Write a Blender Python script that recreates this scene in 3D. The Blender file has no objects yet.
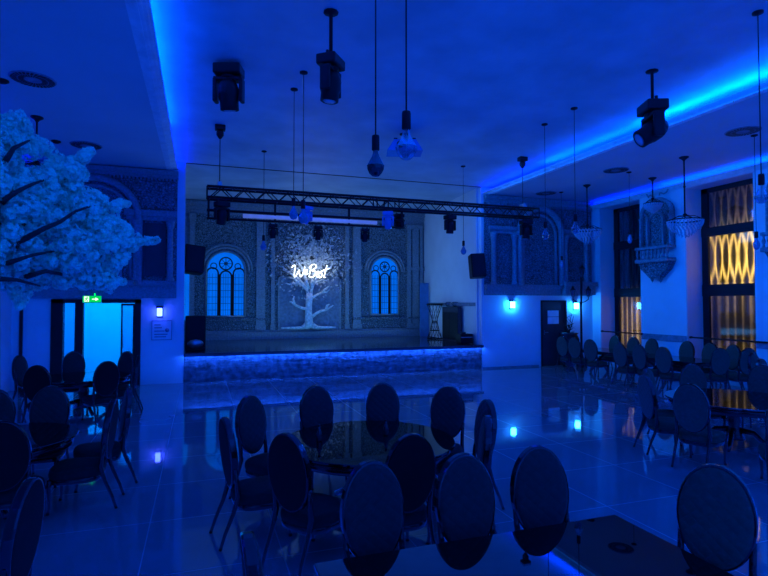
import bpy, bmesh, math, random
from mathutils import Vector, Matrix, Euler
random.seed(7)
PI = math.pi
C = bpy.context.scene.collection
SC = bpy.context.scene
# ------------------------------------------------------------------ camera model
F = 530.0; CAMH = 1.95; YAW = math.atan(184/530); PIT = math.atan(15.5/530)
def ray(u, v):
    x = (u-384)/F; y = (288-v)/F
    c, s = math.cos(PIT), math.sin(PIT); fy = c-y*s; up = s+y*c
    c, s = math.cos(YAW), math.sin(YAW)
    return Vector((x*c+fy*s, -x*s+fy*c, up))
O = Vector((0, 0, CAMH))
def onZ(u, v, z=0.0):
    r = ray(u, v); return O + r*((z-CAMH)/r.z)
def onY(u, v, Y):
    r = ray(u, v); return O + r*(Y/r.y)
def onX(u, v, X):
    r = ray(u, v); return O + r*(X/r.x)
cam = bpy.data.cameras.new('camera'); co = bpy.data.objects.new('camera', cam); C.objects.link(co)
co.location = O; co.rotation_euler = (PI/2+PIT, 0, -YAW)
cam.sensor_width = 36; cam.lens = F/768*36; cam.clip_end = 200
SC.camera = co
SC.view_settings.view_transform = 'Standard'
SC.view_settings.look = 'None'
SC.cycles.use_denoising = True
SC.cycles.max_bounces = 8; SC.cycles.diffuse_bounces = 5; SC.cycles.glossy_bounces = 4
SC.cycles.transmission_bounces = 6; SC.cycles.transparent_max_bounces = 12
SC.cycles.caustics_reflective = False; SC.cycles.caustics_refractive = False
SC.cycles.sample_clamp_indirect = 4.0
w = bpy.data.worlds.new('night'); SC.world = w; w.use_nodes = True
w.node_tree.nodes['Background'].inputs[0].default_value = (0.0, 0.006, 0.03, 1)
w.node_tree.nodes['Background'].inputs[1].default_value = 1.0

# ------------------------------------------------------------------ materials
def mat(name, col, rough=.5, metal=0, var=.12, scale=6, bump=0, bscale=30, emit=None, es=0, spec=.5, coord='Object', ior=1.5):
    m = bpy.data.materials.new(name); m.use_nodes = True; nt = m.node_tree; b = nt.nodes['Principled BSDF']
    b.inputs['Roughness'].default_value = rough; b.inputs['Metallic'].default_value = metal
    b.inputs['Specular IOR Level'].default_value = spec; b.inputs['IOR'].default_value = ior
    tc = nt.nodes.new('ShaderNodeTexCoord'); n = nt.nodes.new('ShaderNodeTexNoise')
    n.inputs['Scale'].default_value = scale; n.inputs['Detail'].default_value = 3
    nt.links.new(tc.outputs[coord], n.inputs['Vector'])
    r = nt.nodes.new('ShaderNodeValToRGB')
    r.color_ramp.elements[0].color = (*[c*(1-var) for c in col], 1); r.color_ramp.elements[1].color = (*[min(1, c*(1+var)) for c in col], 1)
    r.color_ramp.elements[0].position = .3; r.color_ramp.elements[1].position = .7
    nt.links.new(n.outputs['Fac'], r.inputs['Fac']); nt.links.new(r.outputs['Color'], b.inputs['Base Color'])
    if bump:
        n2 = nt.nodes.new('ShaderNodeTexNoise'); n2.inputs['Scale'].default_value = bscale; n2.inputs['Detail'].default_value = 4
        nt.links.new(tc.outputs[coord], n2.inputs['Vector'])
        bp = nt.nodes.new('ShaderNodeBump'); bp.inputs['Strength'].default_value = bump; bp.inputs['Distance'].default_value = .02
        nt.links.new(n2.outputs['Fac'], bp.inputs['Height']); nt.links.new(bp.outputs['Normal'], b.inputs['Normal'])
    if emit:
        b.inputs['Emission Color'].default_value = (*emit, 1); b.inputs['Emission Strength'].default_value = es
    return m
def relief_mat(name, col, scale):
    m = mat(name, col, .7); nt = m.node_tree; b = nt.nodes['Principled BSDF']
    tc = next(n for n in nt.nodes if n.type == 'TEX_COORD')
    v = nt.nodes.new('ShaderNodeTexVoronoi'); v.inputs['Scale'].default_value = scale; v.feature = 'DISTANCE_TO_EDGE'
    n = nt.nodes.new('ShaderNodeTexNoise'); n.inputs['Scale'].default_value = scale*1.3; n.inputs['Detail'].default_value = 4
    nt.links.new(tc.outputs['Object'], v.inputs['Vector']); nt.links.new(tc.outputs['Object'], n.inputs['Vector'])
    a = nt.nodes.new('ShaderNodeMath'); a.operation = 'MULTIPLY_ADD'; a.inputs[1].default_value = 1.1
    nt.links.new(v.outputs['Distance'], a.inputs[0]); nt.links.new(n.outputs['Fac'], a.inputs[2])
    bp = nt.nodes.new('ShaderNodeBump'); bp.inputs['Strength'].default_value = 1; bp.inputs['Distance'].default_value = .05
    nt.links.new(a.outputs[0], bp.inputs['Height']); nt.links.new(bp.outputs['Normal'], b.inputs['Normal'])
    r = nt.nodes.new('ShaderNodeValToRGB')
    r.color_ramp.elements[0].position = .42; r.color_ramp.elements[1].position = .95
    r.color_ramp.elements[0].color = (*[c*.28 for c in col], 1); r.color_ramp.elements[1].color = (*[min(1, c*1.75) for c in col], 1)  # carving shade put into the colour: hollows dark, ridges pale
    nt.links.new(a.outputs[0], r.inputs['Fac']); nt.links.new(r.outputs['Color'], b.inputs['Base Color'])
    return m
def quilt_mat(name, col):
    m = mat(name, col, .75, var=.2, scale=25); nt = m.node_tree; b = nt.nodes['Principled BSDF']
    b.inputs['Sheen Weight'].default_value = .08
    tc = next(n for n in nt.nodes if n.type == 'TEX_COORD'); sp = nt.nodes.new('ShaderNodeSeparateXYZ')
    nt.links.new(tc.outputs['Object'], sp.inputs[0])
    outs = []
    for sg in (1, -1):
        k = nt.nodes.new('ShaderNodeMath'); k.operation = 'MULTIPLY_ADD'; k.inputs[1].default_value = sg*.9
        nt.links.new(sp.outputs['X'], k.inputs[0]); nt.links.new(sp.outputs['Z'], k.inputs[2])
        s = nt.nodes.new('ShaderNodeMath'); s.operation = 'MULTIPLY'; s.inputs[1].default_value = PI/.075; nt.links.new(k.outputs[0], s.inputs[0])
        t = nt.nodes.new('ShaderNodeMath'); t.operation = 'SINE'; nt.links.new(s.outputs[0], t.inputs[0])
        q = nt.nodes.new('ShaderNodeMath'); q.operation = 'ABSOLUTE'; nt.links.new(t.outputs[0], q.inputs[0])
        p = nt.nodes.new('ShaderNodeMath'); p.operation = 'POWER'; p.inputs[1].default_value = .45; nt.links.new(q.outputs[0], p.inputs[0]); outs.append(p)
    mu = nt.nodes.new('ShaderNodeMath'); mu.operation = 'MULTIPLY'; nt.links.new(outs[0].outputs[0], mu.inputs[0]); nt.links.new(outs[1].outputs[0], mu.inputs[1])
    bp = nt.nodes.new('ShaderNodeBump'); bp.inputs['Strength'].default_value = .3; bp.inputs['Distance'].default_value = .012
    nt.links.new(mu.outputs[0], bp.inputs['Height']); nt.links.new(bp.outputs['Normal'], b.inputs['Normal'])
    return m
def emi(name, col, s, var=.04):
    m = bpy.data.materials.new(name); m.use_nodes = True; nt = m.node_tree; nt.nodes.clear()
    o = nt.nodes.new('ShaderNodeOutputMaterial'); e = nt.nodes.new('ShaderNodeEmission')
    n = nt.nodes.new('ShaderNodeTexNoise'); n.inputs['Scale'].default_value = 4
    r = nt.nodes.new('ShaderNodeValToRGB'); r.color_ramp.elements[0].color = (*[c*(1-var) for c in col], 1); r.color_ramp.elements[1].color = (*[c*(1+var) for c in col], 1)
    nt.links.new(n.outputs['Fac'], r.inputs['Fac']); nt.links.new(r.outputs['Color'], e.inputs['Color'])
    e.inputs['Strength'].default_value = s; nt.links.new(e.outputs[0], o.inputs['Surface']); return m
def glassy(name, tint, alpha, rough=.05, grain=3.0):
    """thin pane: part mirror, part see-through (no caustics)"""
    m = bpy.data.materials.new(name); m.use_nodes = True; nt = m.node_tree; nt.nodes.clear()
    o = nt.nodes.new('ShaderNodeOutputMaterial'); mx = nt.nodes.new('ShaderNodeMixShader')
    g = nt.nodes.new('ShaderNodeBsdfGlossy'); t = nt.nodes.new('ShaderNodeBsdfTransparent'); fr = nt.nodes.new('ShaderNodeLayerWeight')
    g.inputs['Roughness'].default_value = rough; g.inputs['Color'].default_value = (.9, .95, 1, 1)
    n = nt.nodes.new('ShaderNodeTexNoise'); n.inputs['Scale'].default_value = grain
    r = nt.nodes.new('ShaderNodeValToRGB'); r.color_ramp.elements[0].color = (*[c*.93 for c in tint], 1); r.color_ramp.elements[1].color = (*tint, 1)
    nt.links.new(n.outputs['Fac'], r.inputs['Fac']); nt.links.new(r.outputs['Color'], t.inputs['Color'])
    a = nt.nodes.new('ShaderNodeMath'); a.operation = 'MULTIPLY_ADD'; a.inputs[1].default_value = .4; a.inputs[2].default_value = alpha; a.use_clamp = True
    fr.inputs['Blend'].default_value = .25
    nt.links.new(fr.outputs['Fresnel'], a.inputs[0]); nt.links.new(a.outputs[0], mx.inputs['Fac'])
    nt.links.new(t.outputs[0], mx.inputs[1]); nt.links.new(g.outputs[0], mx.inputs[2]); nt.links.new(mx.outputs[0], o.inputs['Surface'])
    return m

M = {}
M['wall'] = mat('painted plaster', (.72, .74, .78), .6, var=.05, scale=1.5, bump=.15, bscale=60)
M['ceil'] = mat('brushed stucco ceiling', (.5, .53, .58), .55, var=.16, scale=1.2, bump=.3, bscale=12)
M['soffit'] = mat('matt soffit paint', (.5, .52, .56), .7, var=.05, scale=1)
M['moulding'] = mat('white moulding', (.7, .72, .75), .5)
M['black'] = mat('black powder coat', (.006, .006, .008), .5, spec=.25)
M['blackgloss'] = mat('black gloss plastic', (.02, .02, .025), .2)
M['darkframe'] = mat('dark frame paint', (.010, .011, .015), .5, spec=.25)
M['doorwood'] = mat('dark door panel', (.03, .035, .05), .5)
M['relief'] = relief_mat('carved plaster relief', (.17, .20, .22), 15)
M['relief2'] = relief_mat('fine carved plaster', (.18, .225, .24), 17)
M['plain_relief'] = mat('smooth carved plaster', (.25, .28, .30), .65, var=.25, scale=20, bump=.5, bscale=60)
M['panel_relief'] = mat('blue grey plaster panel', (.20, .24, .30), .65, var=.25, scale=10, bump=.3, bscale=40)
M['stone'] = mat('split stone', (.15, .17, .2), .8, var=.6, scale=7, bump=1.0, bscale=20)
M['stagefloor'] = mat('dark polished stage floor', (.05, .055, .065), .12, var=.2, scale=2)
M['velvet'] = quilt_mat('quilted grey velvet', (.012, .015, .015))
M['velvetback'] = mat('dark smooth velvet', (.005, .006, .007), .85, spec=.2, var=.2, scale=30)
M['seatfab'] = mat('grey velvet seat', (.012, .015, .015), .8, spec=.2, var=.2, scale=30)
M['chrome'] = mat('dark chrome', (.045, .045, .05), .13, metal=.9)
M['chairwood'] = mat('dark lacquered chair frame', (.008, .008, .011), .18, spec=.4)
M['tabletop'] = mat('black mirror glass', (.003, .003, .004), .012, ior=1.48, var=.3)
M['truss'] = mat('black truss tube', (.006, .006, .008), .4, spec=.25)
M['screen_glow'] = mat('pale screen fabric with added glow', (.8, .8, .8), .5, emit=(.32, .5, .8), es=.17)  # faint emission stands for whitish stage light falling on the roll
M['blossom'] = mat('white silk blossom', (.55, .76, .52), .7, var=.2, scale=14)
def petal_mat():
    m = bpy.data.materials.new('white silk petals'); m.use_nodes = True; nt = m.node_tree; nt.nodes.clear(); L = nt.links.new
    o = nt.nodes.new('ShaderNodeOutputMaterial'); d = nt.nodes.new('ShaderNodeBsdfDiffuse'); t = nt.nodes.new('ShaderNodeBsdfTranslucent'); mx = nt.nodes.new('ShaderNodeMixShader'); mx.inputs[0].default_value = .45
    tc = nt.nodes.new('ShaderNodeTexCoord'); n = nt.nodes.new('ShaderNodeTexNoise'); n.inputs['Scale'].default_value = 12; L(tc.outputs['Object'], n.inputs['Vector'])
    r = nt.nodes.new('ShaderNodeValToRGB'); r.color_ramp.elements[0].color = (.66, .86, .70, 1); r.color_ramp.elements[1].color = (.86, .97, .88, 1); L(n.outputs['Fac'], r.inputs['Fac'])
    L(r.outputs['Color'], d.inputs['Color']); L(r.outputs['Color'], t.inputs['Color']); L(d.outputs[0], mx.inputs[1]); L(t.outputs[0], mx.inputs[2]); L(mx.outputs[0], o.inputs['Surface']); return m
M['blossom'] = petal_mat()
M['bark'] = mat('dark bark', (.03, .025, .025), .9, bump=.8, bscale=18)
M['white'] = mat('white paper', (.8, .8, .82), .7)
M['steel'] = mat('satin steel', (.45, .46, .5), .3, metal=.9)
M['glassclear'] = glassy('clear bulb glass', (.80, .90, .92), .03)
M['glassdark'] = glassy('smoked mirror bulb glass', (.10, .16, .17), .30)
M['glasscrys'] = glassy('crystal', (.50, .62, .70), .08, .12)
M['doorglass'] = glassy('door glass', (.75, .85, .97), .06)
M['winglass'] = glassy('window glass', (.85, .9, .95), .08)
BLUE = (.0, .055, 1.0); DEEP = (.0, .02, 1.0); CYAN = (.0, .24, 1.0)
M['led'] = emi('blue LED strip', BLUE, 75)
M['leddeep'] = emi('deep blue LED strip', (.0, .010, 1.0), 55)
M['ledmid'] = emi('blue LED strip middle', (.0, .04, 1.0), 70)
M['ledwall'] = emi('cornice LED', BLUE, 34); M['ledmid2'] = emi('cornice LED middle', (.0, .035, 1.0), 30); M['leddeep2'] = emi('cornice LED deep', (.0, .008, 1.0), 26)
M['ledright'] = emi('blue LED strip right', (.0, .075, 1.0), 125)
M['ledstage'] = emi('stage LED dots', (.01, .10, 1.0), 170)
M['lampR'] = emi('cyan lamp glow', (.014, .25, 1.0), 85)
M['lampL'] = emi('blue lamp glow', (.035, .07, 1.0), 22)
M['neon'] = emi('white neon', (.85, .95, 1.0), 3.2)
M['exitg'] = emi('exit green', (.0, .42, .07), 1.6)
M['exitw'] = emi('exit white', (.75, 1.0, .8), 1.3)
M['greenled'] = emi('green indicator', (.0, .9, .1), 3)
def pane_mat():
    m = emi('backlit leaded glass', (.0, .16, 1.0), .8, .3); nt = m.node_tree
    n = next(x for x in nt.nodes if x.type == 'TEX_NOISE'); n.inputs['Scale'].default_value = 3; n.inputs['Detail'].default_value = 5
    return m
M['stainglass'] = pane_mat()
# floor: polished tiles with pale joints
def floor_mat():
    m = mat('polished stone tiles', (.21, .22, .24), .045, var=.12, scale=.8, spec=.9, ior=1.62); nt = m.node_tree; b = nt.nodes['Principled BSDF']
    tc = next(n for n in nt.nodes if n.type == 'TEX_COORD'); sp = nt.nodes.new('ShaderNodeSeparateXYZ'); nt.links.new(tc.outputs['Object'], sp.inputs[0])
    res = []
    for ax, off in (('X', -.4), ('Y', 5.2)):
        a = nt.nodes.new('ShaderNodeMath'); a.operation = 'ADD'; a.inputs[1].default_value = -off+103; nt.links.new(sp.outputs[ax], a.inputs[0])
        p = nt.nodes.new('ShaderNodeMath'); p.operation = 'PINGPONG'; p.inputs[1].default_value = .515; nt.links.new(a.outputs[0], p.inputs[0])
        l = nt.nodes.new('ShaderNodeMath'); l.operation = 'LESS_THAN'; l.inputs[1].default_value = .0045; nt.links.new(p.outputs[0], l.inputs[0]); res.append(l)
    mx = nt.nodes.new('ShaderNodeMath'); mx.operation = 'MAXIMUM'; nt.links.new(res[0].outputs[0], mx.inputs[0]); nt.links.new(res[1].outputs[0], mx.inputs[1])
    r = next(n for n in nt.nodes if n.type == 'VALTORGB'); mc = nt.nodes.new('ShaderNodeMixRGB'); mc.inputs[2].default_value = (.30, .32, .34, 1)
    nt.links.new(mx.outputs[0], mc.inputs[0]); nt.links.new(r.outputs['Color'], mc.inputs[1]); nt.links.new(mc.outputs[0], b.inputs['Base Color'])
    ro = nt.nodes.new('ShaderNodeMath'); ro.operation = 'MULTIPLY_ADD'; ro.inputs[1].default_value = .5; ro.inputs[2].default_value = .035
    nt.links.new(mx.outputs[0], ro.inputs[0]); nt.links.new(ro.outputs[0], b.inputs['Roughness'])
    return m
M['floor'] = floor_mat()
def curtain_mat(name, col, lo, hi, zig):
    """string curtain: translucent threads, denser in crossing folds"""
    m = bpy.data.materials.new(name); m.use_nodes = True; nt = m.node_tree; nt.nodes.clear(); L = nt.links.new
    o = nt.nodes.new('ShaderNodeOutputMaterial'); tc = nt.nodes.new('ShaderNodeTexCoord'); sp = nt.nodes.new('ShaderNodeSeparateXYZ'); L(tc.outputs['Object'], sp.inputs[0])
    def mth(op, a, b=None, c=None):
        n = nt.nodes.new('ShaderNodeMath'); n.operation = op
        for i, x in enumerate((a, b, c)):
            if x is None: continue
            if isinstance(x, (int, float)): n.inputs[i].default_value = x
            else: L(x, n.inputs[i])
        return n.outputs[0]
    sw = mth('MULTIPLY', mth('SINE', mth('MULTIPLY', sp.outputs['Z'], 2*PI/2.52)), zig)
    a = mth('SINE', mth('MULTIPLY', mth('ADD', sp.outputs['Y'], sw), 2*PI/.21))
    b_ = mth('SINE', mth('MULTIPLY', mth('SUBTRACT', sp.outputs['Y'], sw), 2*PI/.21))
    f = mth('MULTIPLY_ADD', mth('MAXIMUM', a, b_), .5, .5)
    nz = nt.nodes.new('ShaderNodeTexNoise'); nz.inputs['Scale'].default_value = 9; L(tc.outputs['Object'], nz.inputs['Vector'])
    f2 = mth('MULTIPLY', mth('POWER', f, 4.0), mth('MULTIPLY_ADD', nz.outputs['Fac'], .9, .45))
    r = nt.nodes.new('ShaderNodeValToRGB'); r.color_ramp.elements[0].color = (*[c*lo for c in col], 1); r.color_ramp.elements[1].color = (*[c*hi for c in col], 1)
    L(f2, r.inputs['Fac'])
    t = nt.nodes.new('ShaderNodeBsdfTranslucent'); d = nt.nodes.new('ShaderNodeBsdfDiffuse'); mx = nt.nodes.new('ShaderNodeMixShader'); mx.inputs[0].default_value = .15
    L(r.outputs['Color'], t.inputs['Color']); L(r.outputs['Color'], d.inputs['Color']); L(t.outputs[0], mx.inputs[1]); L(d.outputs[0], mx.inputs[2]); L(mx.outputs[0], o.inputs['Surface'])
    return m
M['goldcurt'] = curtain_mat('gold voile crossing folds', (1.0, .75, .30), .03, 1.0, .105)
M['plaincurt'] = curtain_mat('gold voile straight folds', (1.0, .78, .40), .10, .85, .006)
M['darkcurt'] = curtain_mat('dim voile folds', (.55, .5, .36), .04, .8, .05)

# ------------------------------------------------------------------ mesh builder
class MB:
    def __init__(s): s.v = []; s.f = []; s.smooth = []
    def add(s, vs, fs, sm=False):
        n = len(s.v); s.v += [tuple(x) for x in vs]; s.f += [tuple(i+n for i in f) for f in fs]; s.smooth += [sm]*len(fs); return s
    def box(s, c, d, rot=None):
        hx, hy, hz = d[0]/2, d[1]/2, d[2]/2
        vs = [Vector((x*hx, y*hy, z*hz)) for z in (-1, 1) for y in (-1, 1) for x in (-1, 1)]
        if rot is not None: vs = [rot @ x for x in vs]
        vs = [x+Vector(c) for x in vs]
        return s.add(vs, [(0, 2, 3, 1), (4, 5, 7, 6), (0, 1, 5, 4), (2, 6, 7, 3), (0, 4, 6, 2), (1, 3, 7, 5)])
    def bx(s, a, b):
        return s.box([(a[i]+b[i])/2 for i in range(3)], [abs(b[i]-a[i]) for i in range(3)])
    def bev(s, c, d, r=.01, rot=None):
        bm = bmesh.new(); bmesh.ops.create_cube(bm, size=1)
        bmesh.ops.scale(bm, vec=d, verts=bm.verts); bmesh.ops.bevel(bm, geom=bm.edges[:], offset=r, segments=2, affect='EDGES', profile=.5)
        bm.verts.index_update(); vs = [(rot @ v.co if rot is not None else v.co)+Vector(c) for v in bm.verts]; fs = [[v.index for v in f.verts] for f in bm.faces]; bm.free()
        return s.add(vs, fs, False)
    def tube(s, pts, r, n=8, caps=True, closed=False):
        pts = [Vector(p) for p in pts]; k = len(pts)
        rs = r if isinstance(r, (list, tuple)) else [r]*k
        vs = []; up = None
        for i, p in enumerate(pts):
            if closed: t = pts[(i+1) % k]-pts[i-1]
            else: t = pts[min(i+1, k-1)]-pts[max(i-1, 0)]
            if t.length < 1e-9: t = Vector((0, 0, 1))
            t.normalize()
            if up is None:
                up = Vector((0, 0, 1)) if abs(t.z) < .9 else Vector((1, 0, 0))
            a = up - t*up.dot(t)
            if a.length < 1e-5: a = t.orthogonal()
            a.normalize(); up = a; b = t.cross(a)
            for j in range(n):
                th = 2*PI*j/n; vs.append(p+(a*math.cos(th)+b*math.sin(th))*rs[i])
        fs = []
        for i in range(k if closed else k-1):
            i2 = (i+1) % k
            for j in range(n):
                j2 = (j+1) % n; fs.append((i*n+j, i*n+j2, i2*n+j2, i2*n+j))
        s.add(vs, fs, n > 5)
        if caps and not closed:
            m = len(s.v)-len(vs)
            s.f.append(tuple(m+j for j in reversed(range(n)))); s.f.append(tuple(m+(k-1)*n+j for j in range(n))); s.smooth += [False, False]
        return s
    def lathe(s, prof, c=(0, 0, 0), n=16, rot=None, smooth=True, sx=1, sy=1):
        vs = []
        for r, z in prof:
            for j in range(n):
                th = 2*PI*j/n; p = Vector((r*math.cos(th)*sx, r*math.sin(th)*sy, z))
                if rot is not None: p = rot @ p
                vs.append(p+Vector(c))
        fs = []
        for i in range(len(prof)-1):
            for j in range(n):
                j2 = (j+1) % n; fs.append((i*n+j, i*n+j2, (i+1)*n+j2, (i+1)*n+j))
        if prof[0][0] > 1e-6: fs.append(tuple(reversed(range(n))))
        if prof[-1][0] > 1e-6: fs.append(tuple((len(prof)-1)*n+j for j in range(n)))
        return s.add(vs, fs, smooth)
    def prism(s, poly, axis, a, b):
        """polygon of 2-D points extruded from a to b along axis (0,1,2)"""
        def P(p, t):
            q = [p[0], p[1]]; q.insert(axis, t); return q
        n = len(poly); vs = [P(p, a) for p in poly]+[P(p, b) for p in poly]
        fs = [tuple(reversed(range(n))), tuple(range(n, 2*n))]+[(i, (i+1) % n, n+(i+1) % n, n+i) for i in range(n)]
        return s.add(vs, fs)
    def build(s, name, m, parent=None, loc=None):
        me = bpy.data.meshes.new(name); me.from_pydata(s.v, [], s.f); me.update()
        bm = bmesh.new(); bm.from_mesh(me); bmesh.ops.recalc_face_normals(bm, faces=bm.faces); bm.to_mesh(me); bm.free()
        if len(me.polygons) == len(s.smooth): me.polygons.foreach_set('use_smooth', s.smooth)
        me.materials.append(m); o = bpy.data.objects.new(name, me); C.objects.link(o)
        if parent is not None: o.parent = parent
        if loc is not None: o.location = loc
        return o
def tag(o, label=None, cat=None, group=None, kind=None):
    if label: o['label'] = label
    if cat: o['category'] = cat
    if group: o['group'] = group
    if kind: o['kind'] = kind
    return o
def thing(name, label, cat, loc=(0, 0, 0), rz=0, group=None):
    o = bpy.data.objects.new(name, None); C.objects.link(o); o.empty_display_size = .1
    o.location = loc; o.rotation_euler = (0, 0, rz); return tag(o, label, cat, group)
def struct(name, mb, m, parent=None):
    o = mb.build(name, m, parent)
    if parent is None: o['kind'] = 'structure'
    return o
def copy_tree(o, parent=None):
    c = o.copy(); C.objects.link(c)
    if parent is not None: c.parent = parent
    for ch in list(o.children): copy_tree(ch, c)
    return c
def arc(cx, cz, r, a0, a1, n):
    return [(cx+r*math.cos(a0+(a1-a0)*i/n), cz+r*math.sin(a0+(a1-a0)*i/n)) for i in range(n+1)]

# ------------------------------------------------------------------ the room
XL, XR, YB, YF = -4.0, 12.0, -3.0, 14.0
ZC, ZS = 5.45, 5.22
SL, SR = -.68, 8.12            # soffit edges
OL, OR = -.37, 7.95            # stage opening
YS = 19.0                      # stage back wall
struct('floor', MB().bx((XL-.3, YB-.3, -.12), (XR+.9, YF+.25, 0)), M['floor'])
struct('ceiling', MB().bx((XL-.3, YB-.3, ZC), (XR+.9, YS+.3, ZC+.15)), M['ceil'])
struct('ceiling_left', MB().bx((XL, YB, ZS), (SL-.02, YF, ZS+.06)), M['soffit'])
struct('ceiling_right', MB().bx((SR+.02, YB, ZS), (XR, YF, ZS+.06)), M['soffit'])
struct('wall_back', MB().bx((XL-.3, YB-.25, 0), (XR+.3, YB, ZC)), M['wall'])
struct('wall_left', MB().bx((XL-.25, YB, 0), (XL, YF+.2, ZC)), M['wall'])
# front wall with the stage opening, lobby doorway and dark door
wf = MB()
DL, DR, DT = -3.22, -1.34, 2.05
wf.bx((XL, YF, 0), (DL, YF+.2, ZC)); wf.bx((DL, YF, DT), (DR, YF+.2, ZC)); wf.bx((DR, YF, 0), (OL, YF+.2, ZC))
struct('wall_front_left', wf, M['wall'])
EL, ER, ET = 10.02, 10.98, 2.05
wf = MB(); wf.bx((OR, YF, 0), (EL, YF+.2, ZC)); wf.bx((EL, YF, ET), (ER, YF+.2, ZC)); wf.bx((ER, YF, 0), (XR+.6, YF+.2, ZC)); wf.bx((EL, YF+.12, 0), (ER, YF+.2, ET))
struct('wall_front_right', wf, M['wall'])
# window wall with deep reveals
WX = 12.55
WIN = [(12.0, 13.62), (8.67, 10.47)]; WT, WB = 4.97, .35
wr = MB(); ys = [YB, 8.67, 10.47, 12.0, 13.62, YF+.2]
for i in (0, 2, 4): wr.bx((XR, ys[i], 0), (XR+.62, ys[i+1], ZC))
for a, b in WIN: wr.bx((XR, a, WT), (XR+.62, b, ZC)); wr.bx((XR, a, 0), (XR+.62, b, WB))
struct('wall_right', wr, M['wall'])
# cove mouldings carrying the LED strips
def cove(name, x0, sg, z, led, y0=YB, y1=YF):
    prof = [(0, 0), (0, .022), (.035, .028), (.05, .036), (.085, .04), (.10, .05), (.13, .054), (.13, .07), (.115, .07), (.105, .05), (-.12, .045), (-.12, 0)]
    t = struct(name, MB().prism([(x0+sg*p[0], z-.004+p[1]) for p in prof], 1, y0, y1), M['moulding'])
    for a, b, m in ((y0+.05, 8.0, led[0]), (8.0, 11.0, led[1]), (11.0, y1-.02, led[2])):
        MB().bx((x0+sg*.0, a, z+.05), (x0+sg*.06, b, z+.062)).build('led_strip', m, t)
    return t
cove('trim_1', SL, 1, ZS, (M['led'], M['ledmid'], M['leddeep']))
cove('trim_2', SR, -1, ZS, (M['ledright'], M['ledmid'], M['leddeep']))
# wall cornice on the window side, LED above it
cz = 4.98
t3 = struct('trim_3', MB().prism([(XR, cz), (XR-.03, cz), (XR-.05, cz+.03), (XR-.11, cz+.06), (XR-.13, cz+.09), (XR-.17, cz+.095), (XR-.17, cz+.125), (XR-.15, cz+.125), (XR-.14, cz+.105), (XR, cz+.105)], 1, YB, YF), M['moulding'])
for a, b, m in ((YB+.05, 8.5, M['ledwall']), (8.5, 11.2, M['ledmid2']), (11.2, YF-.05, M['leddeep2'])): MB().bx((XR-.10, a, cz+.108), (XR-.05, b, cz+.118)).build('led_strip', m, t3)
t3 = struct('trim_6', MB().prism([(XL, cz), (XL+.03, cz), (XL+.05, cz+.03), (XL+.11, cz+.06), (XL+.13, cz+.09), (XL+.17, cz+.095), (XL+.17, cz+.125), (XL+.15, cz+.125), (XL+.14, cz+.105), (XL, cz+.105)], 1, YB, YF), M['moulding'])
MB().bx((XL+.05, YB+.05, cz+.112), (XL+.10, YF-.05, cz+.124)).build('led_strip', M['leddeep'], t3)
struct('trim_4', MB().bx((XR-.025, 10.5, .93), (XR, 11.97, 1.1)).bx((XR-.025, 4.5, .93), (XR, 8.64, 1.1)), M['panel_relief'])
struct('baseboard_right', MB().bx((OR+.02, YF-.02, 0), (EL-.08, YF, .05)).bx((ER+.08, YF-.02, 0), (XR, YF, .05)), M['panel_relief'])
struct('trim_5', MB().bx((-3.83, YF-.05, 0), (-3.77, YF, 1.95)), M['darkframe'])
# ------------------------------------------------------------------ lobby behind the doorway
lb = MB(); lb.bx((XL, 17.2, -.02), (OL-.6, 17.35, 2.9)); lb.bx((XL-.15, YF+.2, -.02), (XL, 17.35, 2.9)); lb.bx((OL-.6, YF+.2, -.02), (OL-.45, 17.35, 2.9)); lb.bx((XL, YF+.2, 2.9), (OL-.45, 17.35, 3.0))
struct('wall_lobby', lb, M['wall'])
struct('floor_lobby', MB().bx((XL, YF+.25, -.1), (OL-.45, 17.3, 0)), M['floor'])
def area(name, loc, rot, sx, sy, col, e, spread=PI):
    l = bpy.data.lights.new(name, 'AREA'); l.shape = 'RECTANGLE'; l.size = sx; l.size_y = sy; l.color = col; l.energy = e
    o = bpy.data.objects.new(name, l); C.objects.link(o); o.location = loc; o.rotation_euler = rot; l.spread = spread; return o
area('lobby_light', (-2.3, 15.7, 2.85), (0, 0, 0), 2.4, 1.6, (.0, .24, 1), 130)
d = struct('door_1', MB().bx((DL, YF-.04, DT-.09), (DR, YF+.16, DT)).bx((DL, YF-.04, 0), (DL+.24, YF+.16, DT)).bx((DR-.13, YF-.04, 0), (DR, YF+.16, DT)).bx((DL+.48, YF-.02, 0), (DL+.65, YF+.14, DT)), M['darkframe'])
MB().bx((DL+.24, YF+.03, .02), (DL+.48, YF+.045, DT-.09)).build('glass_panel', M['doorglass'], d)
lf = MB(); a = -1.50; b_ = -1.78
lf.bx((b_, YF+.05, .02), (b_+.035, YF+.09, 1.95)); lf.bx((a-.02, YF+.05, .02), (a+.02, YF+.09, 1.95)); lf.bx((b_, YF+.05, 1.9), (a, YF+.09, 1.95)); lf.bx((b_, YF+.05, .02), (a, YF+.09, .1))
lo = lf.build('door_leaf', M['darkframe'], d)
MB().bx((b_+.03, YF+.065, .1), (a-.02, YF+.075, 1.9)).build('glass_pane', M['doorglass'], lo)
MB().tube([(b_+.05, YF+.0, .9), (b_+.05, YF+.0, 1.25)], .012).bx((b_+.04, YF, .92), (b_+.06, YF+.06, .94)).bx((b_+.04, YF, 1.21), (b_+.06, YF+.06, 1.23)).build('door_handle', M['steel'], lo)
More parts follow.
